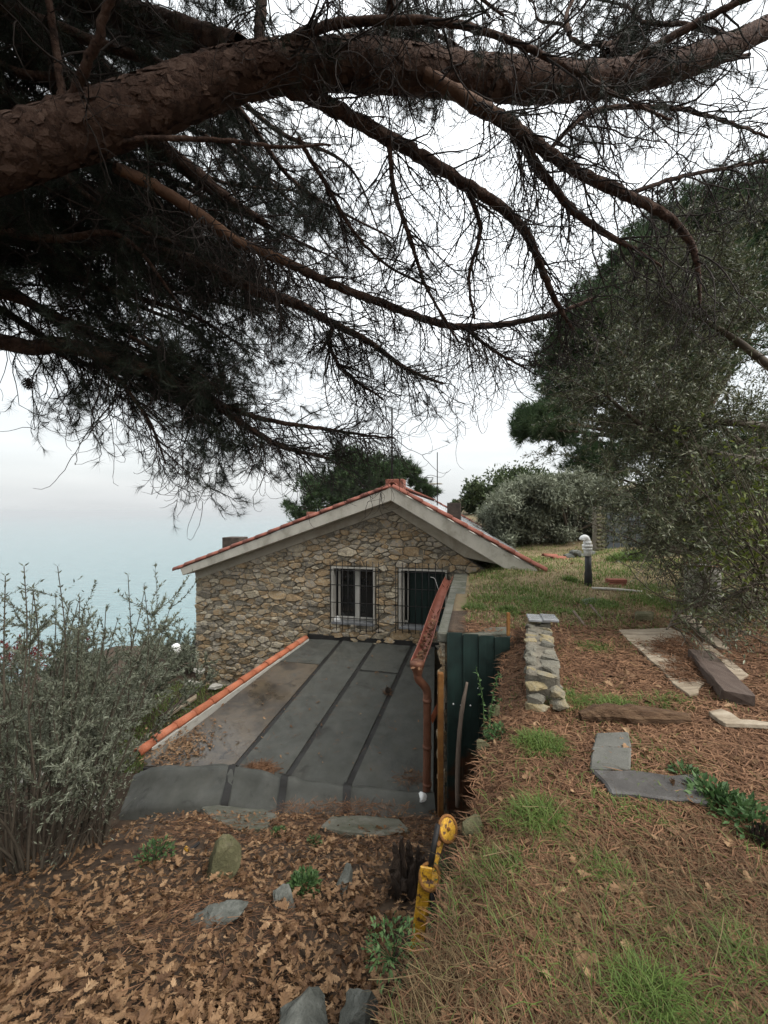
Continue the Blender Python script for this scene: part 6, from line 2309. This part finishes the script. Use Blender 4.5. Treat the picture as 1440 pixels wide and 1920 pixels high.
for wch, par, nm in ((0, hill, 'leaf_litter'), (1, annex, 'leaf_litter'), (2, terrace, 'leaf_litter')):
    acc = Acc()
    for k in range(len(OAK)):
        sel = rest[(ids[rest] == k) & (which[rest] == wch)]
        if not len(sel):
            continue
        v, f = OAK[k]
        V = P[sel][:, None] + sz[sel][:, None, None] * (v[None, :, :1] * X[sel][:, None] + v[None, :, 1:2] * Yv[sel][:, None] + v[None, :, 2:] * Nn[sel][:, None])
        F = (np.array(f)[None] + (np.arange(len(sel)) * len(v))[:, None, None]).reshape(-1, 4)
        acc.add(V.reshape(-1, 3), F, np.repeat(rng.random(len(sel)), len(f)))
    put(nm, acc.mesh(nm, MT['oak_t']), par, kind='stuff')

# ---- grass


def blades(P, H, lean, wd, upv=None):
    """bent blades: V, quads, tris, per-blade"""
    n = len(P)
    a = rng.uniform(0, 2 * PI, n)
    d = np.stack([np.cos(a), np.sin(a), np.zeros(n)], -1)
    s = np.stack([-np.sin(a), np.cos(a), np.zeros(n)], -1) * wd[:, None] * .5
    ln = (lean * (.4 + rng.random(n)))[:, None]
    H = H[:, None]
    up = np.array([0, 0, 1.0])
    m1 = P + up * H * .45 + d * H * ln * .25
    m2 = P + up * H * (.8 - .15 * ln) + d * H * ln * .65
    tip = P + up * H * (1 - .45 * ln) + d * H * ln * 1.25
    V = np.stack([P - s, P + s, m1 + s * .9, m1 - s * .9, m2 + s * .6, m2 - s * .6, tip], 1).reshape(-1, 3)
    b = (np.arange(n) * 7)[:, None]
    return V, np.vstack([b + np.array([0, 1, 2, 3]), b + np.array([3, 2, 4, 5])]), b + np.array([5, 4, 6])


def grass_mesh(nm, P, H, lean, wd, mt, tb=0.0, ts_=1.0):
    V, Q, T = blades(P, H, lean, wd)
    n = len(P)
    t = np.clip(tb + ts_ * rng.random(n), 0, 1)
    acc = Acc()
    acc.add(V, Q, np.concatenate([t, t]))
    acc.P[3] = [T]
    acc.T[3] = [t]
    return acc.mesh(nm, MT[mt])


# meadow in front of the house
n = 95000
x, y = scatter_R(n, 4.7, 15.0)
kp = rng.random(n) < np.where(y < 5.2, .1, .05 + .95 * patch(x, y, 2.6, .3) ** 2)
x, y = x[kp], y[kp]
P = np.stack([x, y, z_right(x, y) - .01], -1)
k = len(P)
put('meadow_grass', grass_mesh('meadow_grass', P, rng.uniform(.04, .12, k), np.full(k, .6), rng.uniform(.007, .015, k), 'grass', .2, .8), terrace, kind='stuff')
n = 46000
x, y = scatter_R(n, 4.8, 15.0)
P = np.stack([x, y, z_right(x, y) - .01], -1)
put('dry_meadow_grass', grass_mesh('dry_meadow_grass', P, rng.uniform(.03, .08, n), np.full(n, 1.0), rng.uniform(.006, .012, n), 'grass_meadow'), terrace, kind='stuff')
# dry and green grass in the near foreground
n = 34000
x, y = scatter_R(n, .72, 2.5)
kp = rng.random(n) < np.clip((2.2 - y) / .7, 0, 1) * (.25 + .75 * patch(x, y, 3.0, 2.0))
x, y = x[kp], y[kp]
P = np.stack([x, y, z_right(x, y) - .01], -1)
k = len(P)
put('dry_grass', grass_mesh('dry_grass', P, rng.uniform(.03, .12, k), np.full(k, 1.15), rng.uniform(.0016, .0034, k), 'grass_dry', 0, .75), terrace, kind='stuff')
n = 15000
x, y = scatter_R(n, .72, 2.3)
kp = rng.random(n) < np.clip((2.0 - y) / .5, 0, 1) * patch(x, y, 3.4, 4.4) ** 2.2
x, y = x[kp], y[kp]
P = np.stack([x, y, z_right(x, y) - .01], -1)
k = len(P)
put('short_grass', grass_mesh('short_grass', P, rng.uniform(.04, .13, k), np.full(k, .9), rng.uniform(.002, .004, k), 'grass', 0, .7), terrace, kind='stuff')
# thin grass coming through the needles
n = 30000
x, y = scatter_R(n, 1.8, 5.0)
kp = rng.random(n) < patch(x, y, 2.7, 6.0) ** 3 * .8
x, y = x[kp], y[kp]
P = np.stack([x, y, z_right(x, y) - .01], -1)
k = len(P)
put('sparse_grass', grass_mesh('sparse_grass', P, rng.uniform(.03, .09, k), np.full(k, .9), rng.uniform(.003, .006, k), 'grass', 0, .8), terrace, kind='stuff')
# long straw stalks
n = 260
x, y = scatter_R(n, .8, 4.5)
P = np.stack([x, y, z_right(x, y) + .02], -1)
a = rng.uniform(0, 2 * PI, n)
G = grow(P, np.stack([np.cos(a), np.sin(a), rng.uniform(0, .35, n)], -1), rng.uniform(.1, .3, n), 6, .06, droop=.05)
V, Q = tube_arrays(G, np.full((n, 6), .0013), 3)
put('straw_stalks', mesh_np('straw_stalks', V, Q, MT['grass_dry'], tint=np.repeat(rng.random(n) * .4 + .55, 15)), terrace, kind='stuff')

TG = 'green grass tufts on the terrace'
TUFTS = [(1012, 1404, 50, .14, 900, 'dense green grass tuft left of the far paving slab'),
         (1005, 1545, 58, .15, 700, 'loose green grass tuft in the needles left of the long dark slab'),
         (1112, 1218, 40, .09, 600, 'low green grass tuft between the stub wall and the plywood'),
         (1055, 1318, 55, .12, 800, 'green grass clump at the near foot of the stub wall'),
         (1145, 1328, 50, .12, 700, 'green grass clump behind the split log'),
         (1240, 1322, 60, .10, 500, 'thin yellowish grass patch right of the split log end'),
         (892, 1142, 26, .13, 500, 'bright grass tuft at the coping corner above the green sheet'),
         (952, 1146, 22, .13, 400, 'bright grass tuft above the short rusty stake'),
         (1000, 1128, 36, .11, 500, 'broad bright grass patch behind the slate capped stub end'),
         (1125, 1135, 34, .14, 600, 'bright grass tuft below the pale rod by the vent pipe'),
         (1070, 1089, 16, .16, 300, 'small grass tuft just left of the vent pipe'),
         (1180, 1050, 40, .32, 900, 'long dark grass in front of the slate blue gate'),
         (1215, 1125, 34, .10, 500, 'grass patch right of the pale rod'),
         (1220, 1895, 75, .13, 900, 'green tuft at the bottom edge of the grassy bank'),
         (1385, 1790, 60, .10, 600, 'green tuft at the lower right among dead leaves'),
         (930, 1640, 70, .10, 700, 'thin green grass growing over the bank right of the yellow prop'),
         (950, 1062, 34, .12, 500, 'green grass along the foot of the concrete beam'),
         (1130, 1640, 60, .09, 600, 'low green grass below the long dark slab')]
for px, py, rpx, h, nb_, lb in TUFTS:
    c = gr(px, py)
    r_ = rpx / FP * c[1]
    k = nb_
    ang, rad = rng.uniform(0, 2 * PI, k), np.sqrt(rng.random(k)) * r_
    x, y = c[0] + rad * np.cos(ang), c[1] + rad * np.sin(ang) * .8
    P = np.stack([x, y, z_right(x, y) - .01], -1)
    H = h * rng.uniform(.5, 1.1, k) * (1 - .5 * (rad / r_) ** 2)
    o = put('grass_tuft', grass_mesh('grass_tuft', P, H, np.full(k, .75), np.clip(rng.uniform(.8, 1.5, k) * .0011 * c[1] + .0015, .003, .016), 'grass', 0.0, .8))
    tag(o, lb, 'grass tuft', TG)
    base_on(o)

# lower lawn at the house corner
n = 9000
x, y = rng.uniform(-5.6, -3.3, n), rng.uniform(6.2, 10.2, n)
P = np.stack([x, y, z_left(x, y) - .01], -1)
put('lawn_grass', grass_mesh('lawn_grass', P, rng.uniform(.04, .10, n), np.full(n, .6), rng.uniform(.008, .014, n), 'grass', .2, .8), hill, kind='stuff')

# leafy herbs
def herb(label, c, r_, n, ls, h=.6, name='leafy_herb', stems=0):
    t = thing(name, label, 'plant', c)
    k = n
    d = norm(rng.normal(size=(k, 3)) * (1, 1, .8) + (0, 0, .5))
    pos = c + d * r_ * (rng.random((k, 1)) ** .4) * (1, 1, h) + (0, 0, r_ * .25)
    V, F, tt = leaves(pos, norm(d + rng.normal(size=(k, 3)) * .5), ls, ls * .48)
    put('leaves', mesh_np('leaves', V, F, MT['herb'], tint=tt), t, kind='stuff')
    T = 14
    P = grow(np.repeat(c[None], T, 0), norm(rng.normal(size=(T, 3)) + (0, 0, 1)), np.full(T, r_), 5, .1)
    V, Q = tube_arrays(P, np.full((T, 5), .002), 3)
    put('stems', mesh_np('stems', V, Q, MT['herb'], True), t, kind='stuff')
    return t


herb('round bright green cushion plant in the middle of the dead leaves', gl_(570, 1672), .105, 700, .035, .8)
herb('small flat green plant near the concrete footing', gl_(522, 1566), .075, 220, .032, .5)
herb('faint low green plant in the leaves right of the small flat one', gl_(588, 1584), .08, 120, .03, .4)
herb('dark low green plant in the leaves left of the yellow tube', gl_(290, 1615), .16, 260, .035, .4)
herb('tiny green plant by the left end of the concrete footing', gl_(372, 1510), .05, 90, .028, .6)
herb('silvery leafy plant on the bank edge beside the rusty sheet', at(935, 1385, 2.75), .10, 320, .03, .6)
herb('long patch of dark green ground leaves right of the long dark slab', gr(1340, 1508), .13, 260, .045, .3)
herb('dark green ground leaves reaching the right edge below the boards', gr(1400, 1548), .15, 300, .045, .3)
herb('small green leaves behind the long dark slab', gr(1290, 1462), .08, 120, .04, .35)
herb('green weeds hanging on the bank below the yellow prop', at(850, 1735, 1.75), .11, 260, .022, .8)
herb('green weeds on the bank at the right side of the yellow prop', at(840, 1650, 1.95), .09, 200, .02, .9)
herb('green creeping weeds at the bank foot near the bottom boulders', at(735, 1800, 1.45), .11, 260, .022, .9)
# tall weed before the sheet
wb = at(905, 1400, 3.0)
wt = thing('tall_weed', 'spindly flowering weed in front of the green sheet', 'plant', wb)
for (a, b_, c_) in (((908, 1395), (905, 1310), (893, 1255)), ((912, 1390), (925, 1300), (935, 1262)), ((910, 1395), (918, 1340), (940, 1310))):
    put('stem', tube_mesh('stem', [at(*a, 3.0), at(*b_, 3.05), at(*c_, 3.05)], [.004, .003, .002], MT['herb'], 5, 5), wt)
    q = smooth_path(np.array([at(*a, 3.0), at(*b_, 3.05), at(*c_, 3.05)]), 7)
    V, F, tt = leaves(np.repeat(q[3:], 3, 0), norm(rng.normal(size=(3 * len(q[3:]), 3))), .035, .014)
    put('leaves', mesh_np('leaves', V, F, MT['herb'], tint=tt), wt, kind='stuff')
